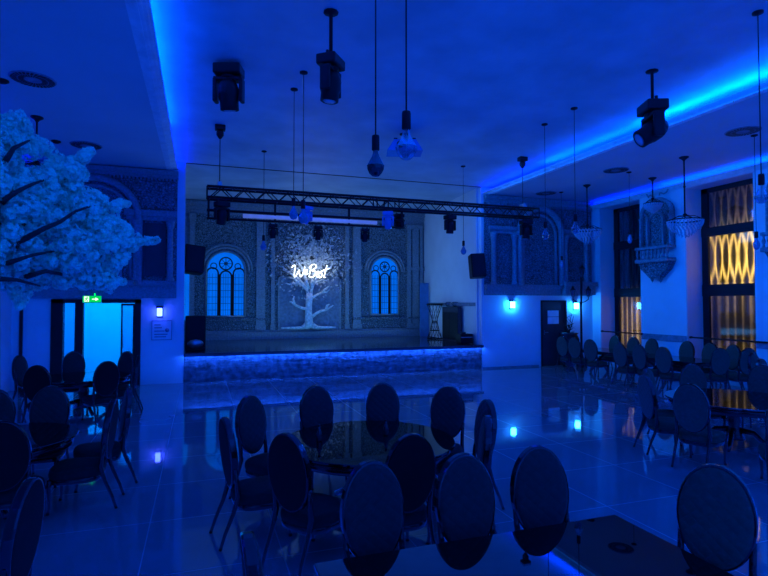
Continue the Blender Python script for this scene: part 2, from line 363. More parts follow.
# dark single door
d = struct('door_2', MB().bx((EL, YF-.03, 0), (EL+.05, YF+.1, ET)).bx((ER-.05, YF-.03, 0), (ER, YF+.1, ET)).bx((EL, YF-.03, ET-.05), (ER, YF+.1, ET)), M['darkframe'])
lf = MB().bx((EL+.05, YF+.02, .01), (ER-.05, YF+.06, ET-.05)).build('door_leaf', M['doorwood'], d)
MB().bx((EL+.13, YF, .98), (EL+.15, YF+.03, 1.12)).tube([(EL+.14, YF-.02, 1.05), (EL+.26, YF-.02, 1.05)], .011).bx((EL+.13, YF-.02, 1.04), (EL+.15, YF+.01, 1.06)).build('door_handle', M['steel'], lf)
nt_ = tag(MB().bx((10.29, YF+.008, 1.54), (10.70, YF+.018, 1.73)).bx((10.29, YF+.008, 1.31), (10.70, YF+.018, 1.525)).build('door_notice', M['white']), 'white two-part paper notice fixed on the dark door right of the stage', 'notice')

# ------------------------------------------------------------------ windows on the right wall
def window(idx, y0, y1, bars, mats):
    fr = MB(); x0, x1 = WX, WX+.07
    fr.bx((x0, y0, WB), (x1, y0+.1, WT)); fr.bx((x0, y1-.18, WB), (x1, y1, WT)); fr.bx((x0, y0, WT-.12), (x1, y1, WT)); fr.bx((x0, y0, WB), (x1, y1, WB+.1))
    for a, b in bars: fr.bx((x0-.02, y0, a), (x1, y1, b))
    wn = struct('window_%d' % idx, fr, M['darkframe'])
    zs = [WB+.1]+[z for ab in bars for z in ab]+[WT-.12]
    for i in range(0, len(zs), 2):
        MB().bx((x0+.03, y0+.1, zs[i]), (x0+.04, y1-.18, zs[i+1])).build('pane', M['winglass'], wn)
    names = ['lower', 'middle', 'upper']
    for i in range(0, len(zs), 2):
        cb = MB(); n = 90; A = []; k = 12
        for j in range(n+1):
            y = y0+.02+(y1-y0-.04)*j/n
            A.append((x0+.17+.02*math.sin(2*PI*y/.17), y))
        vs = [(x, y, zs[i]-.05) for x, y in A]+[(x, y, zs[i+1]+.05) for x, y in A]
        cb.add(vs, [(j, j+1, n+2+j, n+1+j) for j in range(n)], True)
        tag(cb.build('curtain', mats[i//2]), ['sheer curtain glowing behind the lower pane of the %s window', 'sheer curtain behind the middle pane of the %s window', 'dim sheer curtain behind the top pane of the %s window'][i//2] % ('narrower left' if idx == 1 else 'nearer right'), 'curtain', 'window curtains')
    struct('trim_%d' % (20+idx), MB().bx((XR-.02, y0, WB-.05), (WX, y1, WB)), M['moulding'])
window(1, *WIN[0], [(2.15, 2.42), (3.66, 3.9)], [M['plaincurt'], M['darkcurt'], M['darkcurt']])
window(2, *WIN[1], [(2.14, 2.44), (3.70, 3.93)], [M['plaincurt'], M['goldcurt'], M['goldcurt']])
# street side: dark backing and warm street lamps outside
struct('wall_street', MB().bx((14.6, 7.0, 0), (14.7, 15.0, 5.6)).bx((12.62, 7.0, 5.5), (14.7, 15.0, 5.6)).bx((12.62, 7.0, -.1), (14.7, 15, 0)).bx((12.62, 6.9, 0), (14.7, 7.0, 5.6)).bx((12.62, 15, 0), (14.7, 15.1, 5.6)).bx((12.62, 11.15, 0), (14.7, 11.2, 5.6)), M['darkframe'])
for a, b in ((11.2, 15.0), (7.0, 11.15)):
    struct('trim_30' if a > 10 else 'trim_31', MB().bx((12.85, a, 2.26), (14.6, b, 2.3)).bx((12.85, a, 3.79), (14.6, b, 3.83)), M['darkframe'])  # unseen baffles added to keep lamp light behind its own pane
WARM = (1, .72, .30)
area('street_lamp_near', (13.5, 9.5, 3.05), (0, PI/2, 0), 1.1, 1.7, WARM, 52)
area('street_lamp_top', (13.5, 9.2, 4.0), (0, PI/2, 0), .2, 1.0, WARM, 3)
area('street_lamp_low', (13.2, 9.5, .5), (0, PI/2, 0), .4, 1.6, WARM, 4.5)
area('pane_fill', (13.2, 9.4, 1.95), (0, PI/2, 0), .3, 1.5, WARM, 2.6)  # small added lamp brightening the top of the lower pane
area('street_lamp_far', (13.5, 12.8, 1.4), (0, PI/2, 0), 1.1, 1.4, WARM, 19)
# handrails
for (ya, yb, lab) in ((13.55, 12.0, 'thin dark handrail across the far narrow window'), (10.36, 6.0, 'long thin dark handrail across the near gold-lit window')):
    t = thing('handrail', lab, 'handrail', (XR, (ya+yb)/2, 1.08))
    MB().tube([(-.06, ya-(ya+yb)/2, 0), (-.06, yb-(ya+yb)/2, 0)], .02).build('rail', M['black'], t)
    MB().tube([(.0, ya-(ya+yb)/2-.02, 0), (-.06, ya-(ya+yb)/2-.02, 0)], .03).build('bracket', M['black'], t)
    MB().tube([(.0, yb-(ya+yb)/2-.05, 0), (-.06, yb-(ya+yb)/2-.05, 0)], .03).build('bracket', M['black'], t)

# ------------------------------------------------------------------ carved reliefs beside the stage
def relief_panel(name, label, x0, x1, zb, zt, build):
    t = thing(name, label, 'relief panel', ((x0+x1)/2, YF, zb)); cx = (x0+x1)/2
    def P(nm, mb, m): 
        mb.v = [(v[0]-cx, v[1]-YF-.004, v[2]-zb) for v in mb.v]; return mb.build(nm, m, t)
    build(P); return t
def column(P, x, z0, z1, r, y):
    P('column', MB().lathe([(r*1.35, z0), (r*1.35, z0+.06), (r, z0+.1), (r*.92, z1-.2), (r*1.05, z1-.18), (r*1.4, z1-.05), (r*1.5, z1)], (x, y, 0), 12), M['plain_relief'])
def archtube(cx, zs, r, zb, rad, y, n=20, leftleg=True):
    p = [(x, y, z) for x, z in arc(cx, zs, r, 0, PI, n)]
    p = [(cx+r, y, zb)]+p+([(cx-r, y, zb)] if leftleg else [])
    return p
def left_relief(P):
    y = YF
    P('backing', MB().bx((-3.9, y-.04, 2.08), (-.55, y, 5.2)), M['relief2'])
    P('cornice', MB().bx((-3.9, y-.16, 5.08), (-.53, y-.04, 5.19)).bx((-3.9, y-.11, 5.0), (-.53, y-.04, 5.08)), M['plain_relief'])
    den = MB()
    for i in range(40): den.bx((-3.88+i*.083, y-.13, 4.94), (-3.84+i*.083, y-.04, 5.0))
    P('dentil_band', den, M['plain_relief'])
    P('arch', MB().tube(archtube(-2.35, 3.95, .95, 2.4, .08, y-.13), .085, 8).tube(archtube(-2.35, 3.95, .78, 2.4, .05, y-.06), .05, 8), M['plain_relief'])
    P('spandrel', MB().bx((-1.55, y-.07, 4.25), (-.6, y-.04, 4.92)), M['relief'])
    P('entablature', MB().bx((-1.72, y-.16, 4.06), (-.55, y-.04, 4.2)).bx((-1.68, y-.11, 3.96), (-.57, y-.04, 4.06)), M['plain_relief'])
    P('niche', MB().bx((-1.27, y-.02-.04, 2.62), (-.86, y-.04, 3.9)).bx((-1.33, y-.1, 2.55), (-1.27, y-.04, 3.95)).bx((-.86, y-.1, 2.55), (-.8, y-.04, 3.95)), M['doorwood'])
    for x in (-1.45, -.70): column(P, x, 2.5, 3.96, .075, y-.125)
    for x in (-3.2, -2.9, -2.1, -1.8): column(P, x, 2.5, 3.9, .05, y-.1)
    P('relief_sill', MB().bx((-3.9, y-.14, 2.38), (-.55, y-.04, 2.5)).bx((-3.9, y-.09, 2.08), (-.55, y-.04, 2.38)), M['plain_relief'])  # carved sill band along the foot of the left relief
relief_panel('relief_panel', 'carved arched facade relief above the lobby doorway left of the stage', -3.9, -.55, 2.08, 5.2, left_relief)
def right_relief(P):
    y = YF
    P('backing', MB().bx((8.03, y-.04, 2.2), (11.95, y, 5.2)), M['relief2'])
    P('cornice', MB().bx((8.03, y-.16, 5.1), (11.95, y-.04, 5.2)).bx((8.03, y-.1, 5.0), (11.95, y-.04, 5.1)), M['plain_relief'])
    den = MB()
    for i in range(46): den.bx((8.14+i*.083, y-.13, 4.92), (8.18+i*.083, y-.04, 5.0))
    P('dentil_band', den, M['plain_relief'])
    P('arch', MB().tube(archtube(9.95, 4.12, .76, 2.5, .1, y-.145), .1, 8).tube(archtube(9.95, 4.1, .6, 2.5, .05, y-.07), .05, 8), M['plain_relief'])
    P('spandrel', MB().bx((8.2, y-.07, 4.35), (9.1, y-.04, 4.9)), M['relief']); P('spandrel', MB().bx((10.85, y-.07, 4.35), (11.9, y-.04, 4.9)), M['relief'])
    P('entablature', MB().bx((8.15, y-.17, 4.17), (9.2, y-.04, 4.28)).bx((8.17, y-.12, 4.06), (9.17, y-.04, 4.17)), M['plain_relief']); P('entablature', MB().bx((10.78, y-.17, 4.17), (11.9, y-.04, 4.28)).bx((10.8, y-.12, 4.06), (11.9, y-.04, 4.17)), M['plain_relief'])
    P('panel', MB().bx((8.42, y-.065, 2.65), (8.85, y-.04, 3.95)), M['relief'])
    P('panel', MB().bx((9.42, y-.065, 2.7), (10.45, y-.04, 3.95)), M['relief'])
    P('panel', MB().bx((11.05, y-.065, 2.65), (11.45, y-.04, 3.95)), M['relief'])
    for x, r in ((8.28, .08), (9.0, .08), (9.18, .07), (10.86, .08), (11.65, .08)): column(P, x, 2.5, 4.06, r, y-.14)
    P('relief_sill', MB().bx((8.03, y-.16, 2.4), (10.72, y-.04, 2.52)).bx((8.03, y-.1, 2.22), (10.72, y-.04, 2.4)), M['plain_relief'])  # carved sill band, stepping forward at its right end
    P('relief_sill', MB().bx((10.72, y-.32, 2.5), (11.95, y-.04, 2.62)).bx((10.76, y-.26, 2.22), (11.9, y-.04, 2.5)), M['plain_relief'])
relief_panel('relief_panel', 'carved arched facade relief above the dark door right of the stage', 8.03, 11.95, 2.2, 5.2, right_relief)
# ornate wall balconies on the window wall
def balcony(yc, w, label):
    t = thing('wall_balcony', label, 'balcony', (XR, yc, 2.5)); h = w/2
    MB().prism([(-h, .95), (h, .95), (h, 1.95)]+[(h*math.cos(a), 1.95+h*.75*math.sin(a)) for a in [PI*i/12 for i in range(1, 12)]]+[(-h, 1.95)], 0, -.06, 0).build('back_panel', M['relief2'], t)
    MB().tube([(-.1, h*.95, .95)]+[(-.1, h*.95*math.cos(a), 1.95+h*.72*math.sin(a)) for a in [PI*i/14 for i in range(15)]]+[(-.1, -h*.95, .95)], .05, 8).build('arch', M['plain_relief'], t)
    MB().tube([(-.09, h*.5, .95)]+[(-.09, h*.5*math.cos(a), 1.7+h*.5*math.sin(a)) for a in [PI*i/12 for i in range(13)]]+[(-.09, -h*.5, .95)], .03, 8).build('inner_arch', M['plain_relief'], t)
    for yy in (-.95, -.5, .5, .95):
        MB().lathe([(.05, .95), (.035, 1.0), (.03, 1.75), (.055, 1.85)], (-.16, yy*h, 0), 10).build('column', M['plain_relief'], t)
    for sg in (-1, 1):
        MB().tube([(-.09, sg*h*(.2+.1*i)+.04*math.sin(i), 2.42+.05*math.sin(i*1.4)+.02*i) for i in range(8)], .022, 6).build('crest_scroll', M['plain_relief'], t)
    MB().bev((-.17, 0, .98), (.34, w*1.04, .07), .012).build('top_rail', M['plain_relief'], t)
    n = 9
    for i in range(n):
        y = -h*.95+w*.95*i/(n-1)
        MB().lathe([(.035, .68), (.02, .74), (.042, .82), (.018, .9), (.035, .95)], (-.28, y, 0), 8).build('baluster', M['plain_relief'], t)
    MB().bev((-.17, 0, .63), (.34, w*1.04, .1), .015).build('floor_slab', M['plain_relief'], t)
    MB().prism([(-h, .58), (h, .58), (h*.82, .4), (h*.5, .26), (h*.3, .16), (-h*.3, .16), (-h*.5, .26), (-h*.82, .4)], 0, -.22, 0).build('corbel', M['relief'], t)
    for sg, l in ((-.22, .0), (.22, .02)):
        MB().lathe([(.0, l), (.05, l+.1), (.11, l+.25), (.13, l+.3)], (-.12, sg*w*.6, 0), 8).build('drop_finial', M['relief'], t)
balcony(11.32, 1.06, 'carved ornamental balcony on the pier between the two windows')
balcony(7.75, 1.06, 'carved ornamental balcony at the right edge beyond the gold window')

# ------------------------------------------------------------------ stage
ST = .72
st = thing('stage', 'raised stage with dark polished floor and blue-lit split stone front', 'stage', (3.85, YF, 0))
MB().bx((OL-3.845, -.12, ST-.05), (OR-3.855, .21, ST)).bx((OL-3.845, -.12, ST-.078), (OR-3.855, -.112, ST-.05)).bx((-4.53, .21, ST-.05), (4.03, YS-YF-.01, ST)).build('stage_floor', M['stagefloor'], st)
sb = MB(); rows = 11; rh = (ST-.07)/rows
for r in range(rows):
    x = OL-3.845
    while x < OR-3.855-.02:
        wd = min(random.uniform(.18, .5), OR-3.855-x); dp = random.uniform(0, .035)
        z0 = r*rh; sb.bx((x, .02-dp, z0), (x+wd-.004, .10, z0+rh-.004)); x += wd
sb.build('stone_front', M['stone'], st)
MB().bx((OL-3.84, .06, 0), (OR-3.86, .19, ST-.06)).build('backing', M['darkframe'], st)
dots = MB()
for i in range(210):
    x = OL-3.83+i*(OR-OL-.04)/209; dots.box((x, -.095, ST-.056), (.02, .02, .01))
dots.build('led_strip', M['ledstage'], st)
struct('trim_7', MB().bx((OL, YF-.02, ZC-.012), (OR, YF+.02, ZC)), M['darkframe'])
struct('wall_stage_back', MB().bx((-1.2, YS, 0), (8.6, YS+.2, ZC)), M['panel_relief'])
struct('wall_stage_left', MB().bx((-.9, YF+.2, 0), (-.7, YS, ZC)), M['wall'])
ws = MB()
def sx(y): return 7.90+(y-YF-.2)*(8.22-7.90)/(YS-YF-.2)
ws.prism([(sx(YF+.2), YF+.2), (sx(YF+.2)+.25, YF+.2), (sx(YS)+.25, YS), (sx(YS), YS)], 2, ST, ZC)
struct('wall_stage_right', ws, M['wall'])
# ------------- the facade relief at the back of the stage
Y0 = YS
fac = thing('facade_relief', 'carved palace facade relief covering the back wall of the stage', 'wall relief', (3.85, Y0, ST))
def FP(nm, mb, m):
    mb.v = [(v[0]-3.85, v[1]-Y0, v[2]-ST) for v in mb.v]; return mb.build(nm, m, fac)
FX0, FX1 = -.62, 8.2
FP('plinth', MB().bx((FX0, Y0-.3, ST), (FX1, Y0-.01, .95)).bx((FX0, Y0-.12, .95), (FX1, Y0-.01, 1.02)), M['plain_relief'])
FP('cornice', MB().bx((FX0, Y0-.22, 5.28), (FX1, Y0-.01, 5.42)).bx((FX0, Y0-.15, 5.15), (FX1, Y0-.01, 5.28)).bx((FX0, Y0-.1, 5.0), (FX1, Y0-.01, 5.15)), M['plain_relief'])
AW = [(.83, .64, 3.1, 1.5), (6.6, .56, 3.15, 1.53)]   # window centre x, half width, spring z, sill z
def wallpatch(x0, x1, win=None):
    mb = MB(); z0, z1 = 1.02, 5.0
    if win is None: return mb.bx((x0, Y0-.06, z0), (x1, Y0-.01, z1))
    cx, h, zs, zl = win; h += .06
    mb.bx((x0, Y0-.06, z0), (cx-h, Y0-.01, z1)); mb.bx((cx+h, Y0-.06, z0), (x1, Y0-.01, z1)); mb.bx((cx-h, Y0-.06, z0), (cx+h, Y0-.01, zl-.05))
    n = 16; a = [(cx+h*math.cos(PI*i/n), zs+h*math.sin(PI*i/n)) for i in range(n+1)]
    for i in range(n):
        (xa, za), (xb, zb) = a[i], a[i+1]
        mb.prism([(xa, za), (xb, zb), (xb, z1), (xa, z1)], 1, Y0-.06, Y0-.01)
    return mb
FP('carved_field', wallpatch(-.3, 2.2, AW[0]), M['relief2'])
FP('carved_field', wallpatch(5.35, 8.15, AW[1]), M['relief2'])
FP('carved_field', wallpatch(2.2, 5.35), M['relief'])
FP('lattice_panel', MB().bx((-.62, Y0-.05, 1.4), (-.28, Y0-.02, 3.4)), M['stainglass'])
FP('recessed_panel', MB().bx((2.68, Y0-.075, 1.02), (4.82, Y0-.055, 2.85)), M['panel_relief'])
fr_ = MB()
for a, b in (((2.6, 1.02), (2.68, 2.93)), ((4.82, 1.02), (4.9, 2.93)), ((2.6, 2.85), (4.9, 2.93))): fr_.bx((a[0], Y0-.11, a[1]), (b[0], Y0-.055, b[1]))
FP('panel_frame', fr_, M['plain_relief'])
for x, wd in ((-.26, .16), (2.0, .3), (2.42, .12), (5.12, .14), (5.5, .3), (7.58, .14), (7.84, .26), (8.08, .12)):
    pm = MB().bx((x-wd/2, Y0-.14, 1.02), (x+wd/2, Y0-.05, 4.98)).bx((x-wd/2-.03, Y0-.17, 1.02), (x+wd/2+.03, Y0-.05, 1.2)).bx((x-wd/2-.04, Y0-.18, 3.22), (x+wd/2+.04, Y0-.05, 3.36)).bx((x-wd/2-.03, Y0-.17, 4.8), (x+wd/2+.03, Y0-.05, 4.98))
    FP('pilaster', pm, M['plain_relief'])
for x0, x1 in ((-.12, -.09), (1.78, 1.85)):
    FP('string_course', MB().bx((x0, Y0-.12, 3.24), (x1, Y0-.05, 3.34)), M['plain_relief'])
for x0, x1 in ((-.3, 2.2), (5.35, 8.15)):
    FP('string_course', MB().bx((x0, Y0-.16, 1.36), (x1, Y0-.05, 1.44)).bx((x0, Y0-.1, 1.05), (x1, Y0-.05, 1.36)), M['relief'])
# ------------- the two lit arched windows
def arched_window(cx, h, zs, zl, label):
    t = thing('arched_window', label, 'window', (cx, Y0-.02, zl), 0, 'lit arched windows at the back of the stage'); H = zs-zl
    pane = MB().prism([(-h, 0), (h, 0)]+[(h*math.cos(PI*i/20), H+h*math.sin(PI*i/20)) for i in range(21)], 1, -.015, -.005)
    pane.build('glass_pane', M['stainglass'], t)
    y = -.05; tr = .022
    MB().tube([(-h, y, 0), (-h, y, H)]+[(-h*math.cos(PI*i/20), y, H+h*math.sin(PI*i/20)) for i in range(1, 21)]+[(h, y, 0)], .04, 8).tube([(-h-.015, y, 0), (h+.015, y, 0)], .04, 8).build('frame', M['plain_relief'], t)
    for rr in (h+.12, h+.22):
        MB().tube([(-rr*math.cos(PI*i/24), y-.045, H+rr*math.sin(PI*i/24)) for i in range(25)], .045, 8).build('arch_moulding', M['plain_relief'], t)
    r = h*.33; zc = H+h*.34
    MB().tube([(r*math.cos(2*PI*i/24), y, zc+r*math.sin(2*PI*i/24)) for i in range(24)], tr, 6, closed=True).build('rose_ring', M['darkframe'], t)
    sp = MB()
    for k in range(8):
        a = PI*k/4; sp.tube([(0, y, zc), (r*math.cos(a), y, zc+r*math.sin(a))], .009, 5)
    sp.tube([(.05*math.cos(2*PI*i/10), y, zc+.05*math.sin(2*PI*i/10)) for i in range(10)], .015, 5, closed=True)
    sp.build('rose_spokes', M['darkframe'], t)
    lw = h*.29; zt = H-.12
    for c0 in (-h*.68, 0, h*.68):
        zt2 = zt if c0 else zt-.1
        pts = [(c0-lw, y, 0), (c0-lw, y, zt2)]+[(c0-lw*math.cos(PI*i/12), y, zt2+lw*math.sin(PI*i/12)) for i in range(1, 12)]+[(c0+lw, y, zt2), (c0+lw, y, 0)]
        MB().tube(pts, tr*1.2, 6).build('lancet_frame', M['darkframe'], t)
    for sg in (-1, 1):
        MB().tube([(sg*h*.62+.1*math.cos(2*PI*i/14), y, H+.13+.1*math.sin(2*PI*i/14)) for i in range(14)], tr*.7, 6, closed=True).build('scroll', M['darkframe'], t)
        MB().bx((sg*h*.34-.03, -.06, 0), (sg*h*.34+.03, -.02, H-.15)).build('mullion', M['darkframe'], t)
    br = MB()
    for k in range(1, 7): br.bx((-h, -.03, H*k/7.2), (h, -.02, H*k/7.2+.012))
    for k in (-.85, -.68, -.5, -.12, 0, .12, .5, .68, .85): br.bx((k*h-.004, -.03, 0), (k*h+.004, -.02, H*.92))
    br.build('leading', M['darkframe'], t)
arched_window(*AW[0], 'blue lit arched window left of the neon sign')
arched_window(*AW[1], 'blue lit arched window right of the neon sign')
# ------------- carved tree of life
tr = thing('tree_relief', 'pale carved tree of life with spreading roots under the neon sign', 'wall relief', (3.8, Y0-.08, .95))
TY = Y0-.29
def T(u, v, dy=0): 
    p = onY(u, v, TY-dy); return (p.x-3.8, p.y-(Y0-.08), max(p.z, 1.09)-.95)
def TC(x, y, dy=0): return T(270+x/8.22, 270+y/8.22, dy)
def stroke(nm, pts, r0, r1):
    p = [TC(*a) for a in pts]; n = len(p)
    return MB().tube(p, [r0+(r1-r0)*i/(n-1) for i in range(n)], 8).build(nm, M['treew'], tr)
M['bluepanel'] = mat('blue painted panel', (.06, .2, .42), .6)
M['leafrelief'] = mat('pale carved leaves', (.36, .40, .42), .6, var=.3, scale=14)
M['treew'] = mat('pale carved bark', (.62, .66, .68), .6, var=.3, scale=14, bump=.7, bscale=30)
MB().tube([TC(320, 505), TC(320, 430), TC(318, 360), TC(318, 300), TC(322, 250), TC(325, 190)], [.19, .15, .13, .12, .12, .11], 10).build('trunk', M['treew'], tr)
for pts in ([(315, 200), (300, 160), (270, 128), (235, 112), (195, 108), (160, 118), (130, 108)], [(335, 200), (345, 150), (355, 120), (385, 95), (430, 82), (470, 88)], [(330, 255), (350, 225), (385, 205), (430, 185), (465, 182), (492, 160)],
            [(312, 318), (270, 315), (235, 300), (200, 285), (175, 262), (160, 262)], [(345, 385), (375, 360), (420, 335), (460, 330), (490, 310), (520, 290)], [(345, 150), (345, 90), (360, 30), (400, -60), (430, -110)], [(320, 160), (290, 60), (250, -40), (200, -100)], [(350, 110), (420, 20), (500, -20), (530, -90)], [(300, 150), (220, 60), (140, 10), (100, -30)],
            [(200, 285), (190, 240), (200, 215)], [(430, 185), (450, 160), (490, 130)], [(460, 330), (470, 290), (490, 280)], [(235, 112), (200, 70), (150, 60)]):
    stroke('branch', pts, .06, .02)
for pts in ([(300, 440), (260, 485), (200, 512), (140, 525), (90, 533)], [(308, 460), (270, 500), (235, 520), (200, 535)], [(315, 470), (300, 510), (270, 533)], [(325, 470), (330, 520), (330, 538)], [(335, 460), (365, 500), (400, 533)], [(340, 440), (390, 490), (440, 515), (500, 522), (540, 530)], [(338, 450), (375, 490), (420, 520), (450, 535)]):
    stroke('root', pts, .075, .028)
lf = MB()
for i in range(1500):
    a = random.uniform(0, 2*PI); rr = min(1.15, abs(random.gauss(0, .52))+.08)
    u = 312+39*rr*math.cos(a); v = 258+36*rr*math.sin(a)
    if v > 290 and abs(u-309) > 30: continue
    p = Vector(T(u, v, random.uniform(.0, .05))); s = random.uniform(.03, .075); th = random.uniform(0, 2*PI)
    d1 = Vector((math.cos(th), random.uniform(-.6, .6), math.sin(th)))*s; d2 = Vector((-math.sin(th), random.uniform(-.6, .6), math.cos(th)))*s*.5
    lf.add([p-d1, p+d2, p+d1, p-d2], [(0, 1, 2, 3)])
lf.build('leafwork', M['leafrelief'], tr)['kind'] = 'stuff'
# ------------- neon sign
ns = thing('neon_sign', 'glowing white neon script sign reading WeBest over the tree relief', 'neon sign', (3.85, Y0-.5, 3.2))
def NP(x, y):
    p = onY(280+x/12.8, 250+y/12.8, Y0-.5); return (p.x-3.85, 0, p.z-3.2)
def smooth_path(pts, n=5):
    out = []; P = [Vector(p) for p in pts]
    for i in range(len(P)-1):
        p0, p1, p2, p3 = P[max(i-1, 0)], P[i], P[i+1], P[min(i+2, len(P)-1)]
        for k in range(n):
            t = k/n; out.append(.5*((2*p1)+(p2-p0)*t+(2*p0-5*p1+4*p2-p3)*t*t+(3*p1-p0-3*p2+p3)*t**3))
    out.append(P[-1]); return out
for letter, strokes in (('letter_W', [[(150, 225), (178, 195), (197, 215), (186, 280), (186, 345), (215, 315), (246, 255), (250, 310), (268, 342), (298, 290), (318, 215)]]), ('letter_e', [[(318, 292), (345, 280), (350, 255), (330, 255), (320, 295), (336, 315), (358, 300)]]), ('letter_B', [[(396, 212), (372, 345)], [(375, 230), (410, 190), (452, 188), (462, 222), (405, 265), (448, 270), (455, 312), (412, 348), (372, 338)]]), ('letter_e', [[(465, 318), (494, 300), (496, 276), (474, 280), (464, 325), (482, 345), (505, 330)]]), ('letter_s', [[(545, 268), (522, 282), (540, 315), (522, 350), (500, 356)]]), ('letter_t', [[(602, 195), (568, 320), (562, 350), (580, 350)], [(545, 262), (628, 236)]])):
    mb = MB()
    for s in strokes: mb.tube(smooth_path([NP(*p) for p in s]), .016, 6)
    mb.build(letter, M['neon'], ns)
for x, y in ((190, 300), (380, 300), (560, 330)):
    p = NP(x, y); MB().tube([(p[0], .0, p[2]), (p[0], .05, p[2])], .01, 6).build('standoff', M['steel'], ns)
# ------------- stage loudspeakers and side props
def speaker(label, x0, x1, z0, z1, y, dep, tilt, cat='loudspeaker', bracket=True, name='loudspeaker', rz=0, roll=0):
    t = thing(name, label, cat, ((x0+x1)/2, y, (z0+z1)/2)); t.rotation_euler = (tilt, roll, rz); w, h = x1-x0, z1-z0
    MB().bev((0, dep/2, 0), (w, dep, h), .03).build('cabinet', M['black'], t)
    MB().bx((-w/2+.04, -.012, -h/2+.04), (w/2-.04, .0, h/2-.04)).build('grille', M['darkframe'], t)
    if bracket:
        MB().tube([(0, dep, 0), (0, dep+.14, .02)], .03).bev((0, dep+.14, 0), (.12, .02, .2), .004).build('mounting_bracket', M['steel'], t)
    return t
speaker('black loudspeaker tilted down at the left edge of the stage opening', -.38, .12, 2.74, 3.46, 14.35, .38, -.12, rz=.2, roll=.1)
speaker('black loudspeaker mounted high at the right edge of the stage', 7.42, 7.84, 2.72, 3.42, 13.60, .38, -.12, rz=-.25, roll=-.05)
sub = thing('subwoofer', 'large black subwoofer standing on the left end of the stage', 'loudspeaker', (-.1, 14.45, ST))
MB().bev((0, .3, .46), (.5, .6, .9), .025).build('cabinet', M['black'], sub)
MB().lathe([(.0, .0), (.12, .01), (.17, -.008), (.2, -.008), (.2, .02)], (0, -.003, .2), 20, Euler((PI/2, 0, 0)).to_matrix(), sy=.55).build('bass_port', M['steel'], sub)
for sg in (-1, 1):
    for z in (.02,): MB().lathe([(.03, 0), (.03, .02)], (sg*.2, .1, 0), 8).build('foot', M['black'], sub)
ps = tag(MB().bev((7.93, 18.25, 1.72), (.36, .06, 2.0), .01).build('blue_screen_panel', M['bluepanel']), 'narrow blue upright panel at the right end of the carved facade', 'panel')
# hourglass wire stand
hs = thing('hourglass_stand', 'hourglass shaped black wire stand on the right side of the stage', 'stand', (7.60, 16.6, ST))
HH = 1.18
def hr(z): return .09+.17*abs(2*z/HH-1)**1.3
for k in range(12):
    a = 2*PI*k/12
    MB().tube([(hr(HH*i/12)*math.cos(a+i*.13), hr(HH*i/12)*math.sin(a+i*.13), .02+HH*i/12) for i in range(13)], .008, 5).build('wire', M['black'], hs)
for z in (.02, .3, HH*.5, HH): MB().tube([(hr(min(z, HH))*math.cos(2*PI*i/20), hr(min(z, HH))*math.sin(2*PI*i/20), z+.01) for i in range(20)], .014, 6, closed=True).build('ring', M['black'], hs)
MB().lathe([(0, HH+.02), (.28, HH+.02), (.28, HH+.055), (0, HH+.055)], (0, 0, 0), 24).build('top_plate', M['black'], hs)
# dark cabinet with two glass globes against stage side wall
rx = sx(16.0)
dr = thing('wall_counter', 'dark cabinet under a ledge on the white right stage wall', 'cabinet', (rx-.03, 16.0, ST), 0)
MB().bx((-.22, -.8, 0), (-.1, .35, 1.12)).build('body', M['doorwood'], dr)
MB().bx((-.23, -.78, .06), (-.215, -.24, .94)).build('door', M['darkframe'], dr)
MB().bx((-.23, -.2, .06), (-.215, .33, .94)).build('door', M['darkframe'], dr)
MB().bx((-.09, -1.7, 1.15), (-.03, 1.6, 1.26)).build('ledge', M['panel_relief'], dr)
for i, y in enumerate((15.65, 16.15)):
    g = tag(MB().lathe([(.0, 0), (.06, .01), (.1, .06), (.11, .1), (.09, .155), (.04, .17), (.0, .17)], (0, 0, 0), 16).build('glass_globe', M['glasscrys'], None, (rx-.12, y, ST+1.12)), ('glass globe on the dark stage cabinet, nearer the hall', 'glass globe on the dark stage cabinet, nearer the back wall')[i], 'vase', 'glass globes on the stage cabinet')
fb = thing('flight_case', 'small black equipment case on the front right corner of the stage', 'case', (7.63, 14.5, ST))
MB().bev((0, 0, .16), (.42, .34, .3), .02).build('case_body', M['black'], fb)
MB().bev((-.1, -.1, .34), (.14, .1, .06), .01).build('handle', M['blackgloss'], fb)
MB().bx((-.2, -.175, .2), (.2, -.168, .22)).build('edge_strip', M['steel'], fb)

# ------------------------------------------------------------------ wall lamps, sign, notice
def sconce(x, z, m, label, h=.195, w=.115):
    t = thing('wall_lamp', label, 'wall lamp', (x, YF, z), 0, 'glowing wall lamps')
    MB().bx((-w/2-.01, -.025, -h/2-.03), (w/2+.01, 0, h/2+.05)).build('back_plate', M['darkframe'], t)
    MB().bev((0, -.09, 0), (w, .12, h), .012).build('glass_box', m, t)
    MB().bev((0, -.09, h/2+.02), (w+.03, .15, .03), .006).build('cap', M['darkframe'], t)
sconce(-.92, 1.74, M['lampL'], 'small glowing box lamp on the wall between lobby door and stage')
sconce(8.96, 1.91, M['lampR'], 'small glowing box lamp on the wall left of the dark door')
sconce(11.30, 1.87, M['lampR'], 'small glowing box lamp on the wall right of the dark door')
nb = thing('wall_notice', 'framed notice plaque on the wall under the left wall lamp', 'notice', (-.87, YF, 1.3))
MB().bx((-.23, -.015, -.24), (.23, 0, .24)).build('plate', M['wall'], nb)
f_ = MB()
for a, b in (((-.23, -.24), (-.215, .24)), ((.215, -.24), (.23, .24)), ((-.23, -.24), (.23, -.225)), ((-.23, .225), (.23, .24))): f_.bx((a[0], -.025, a[1]), (b[0], -.01, b[1]))
f_.build('border', M['panel_relief'], nb)
l_ = MB()
for z, a, b in ((.13, -.17, -.03), (.06, -.17, .0), (-.02, -.17, .06), (-.1, -.17, .13), (-.16, -.17, .1)): l_.bx((a, -.02, z-.012), (b, -.014, z+.012))
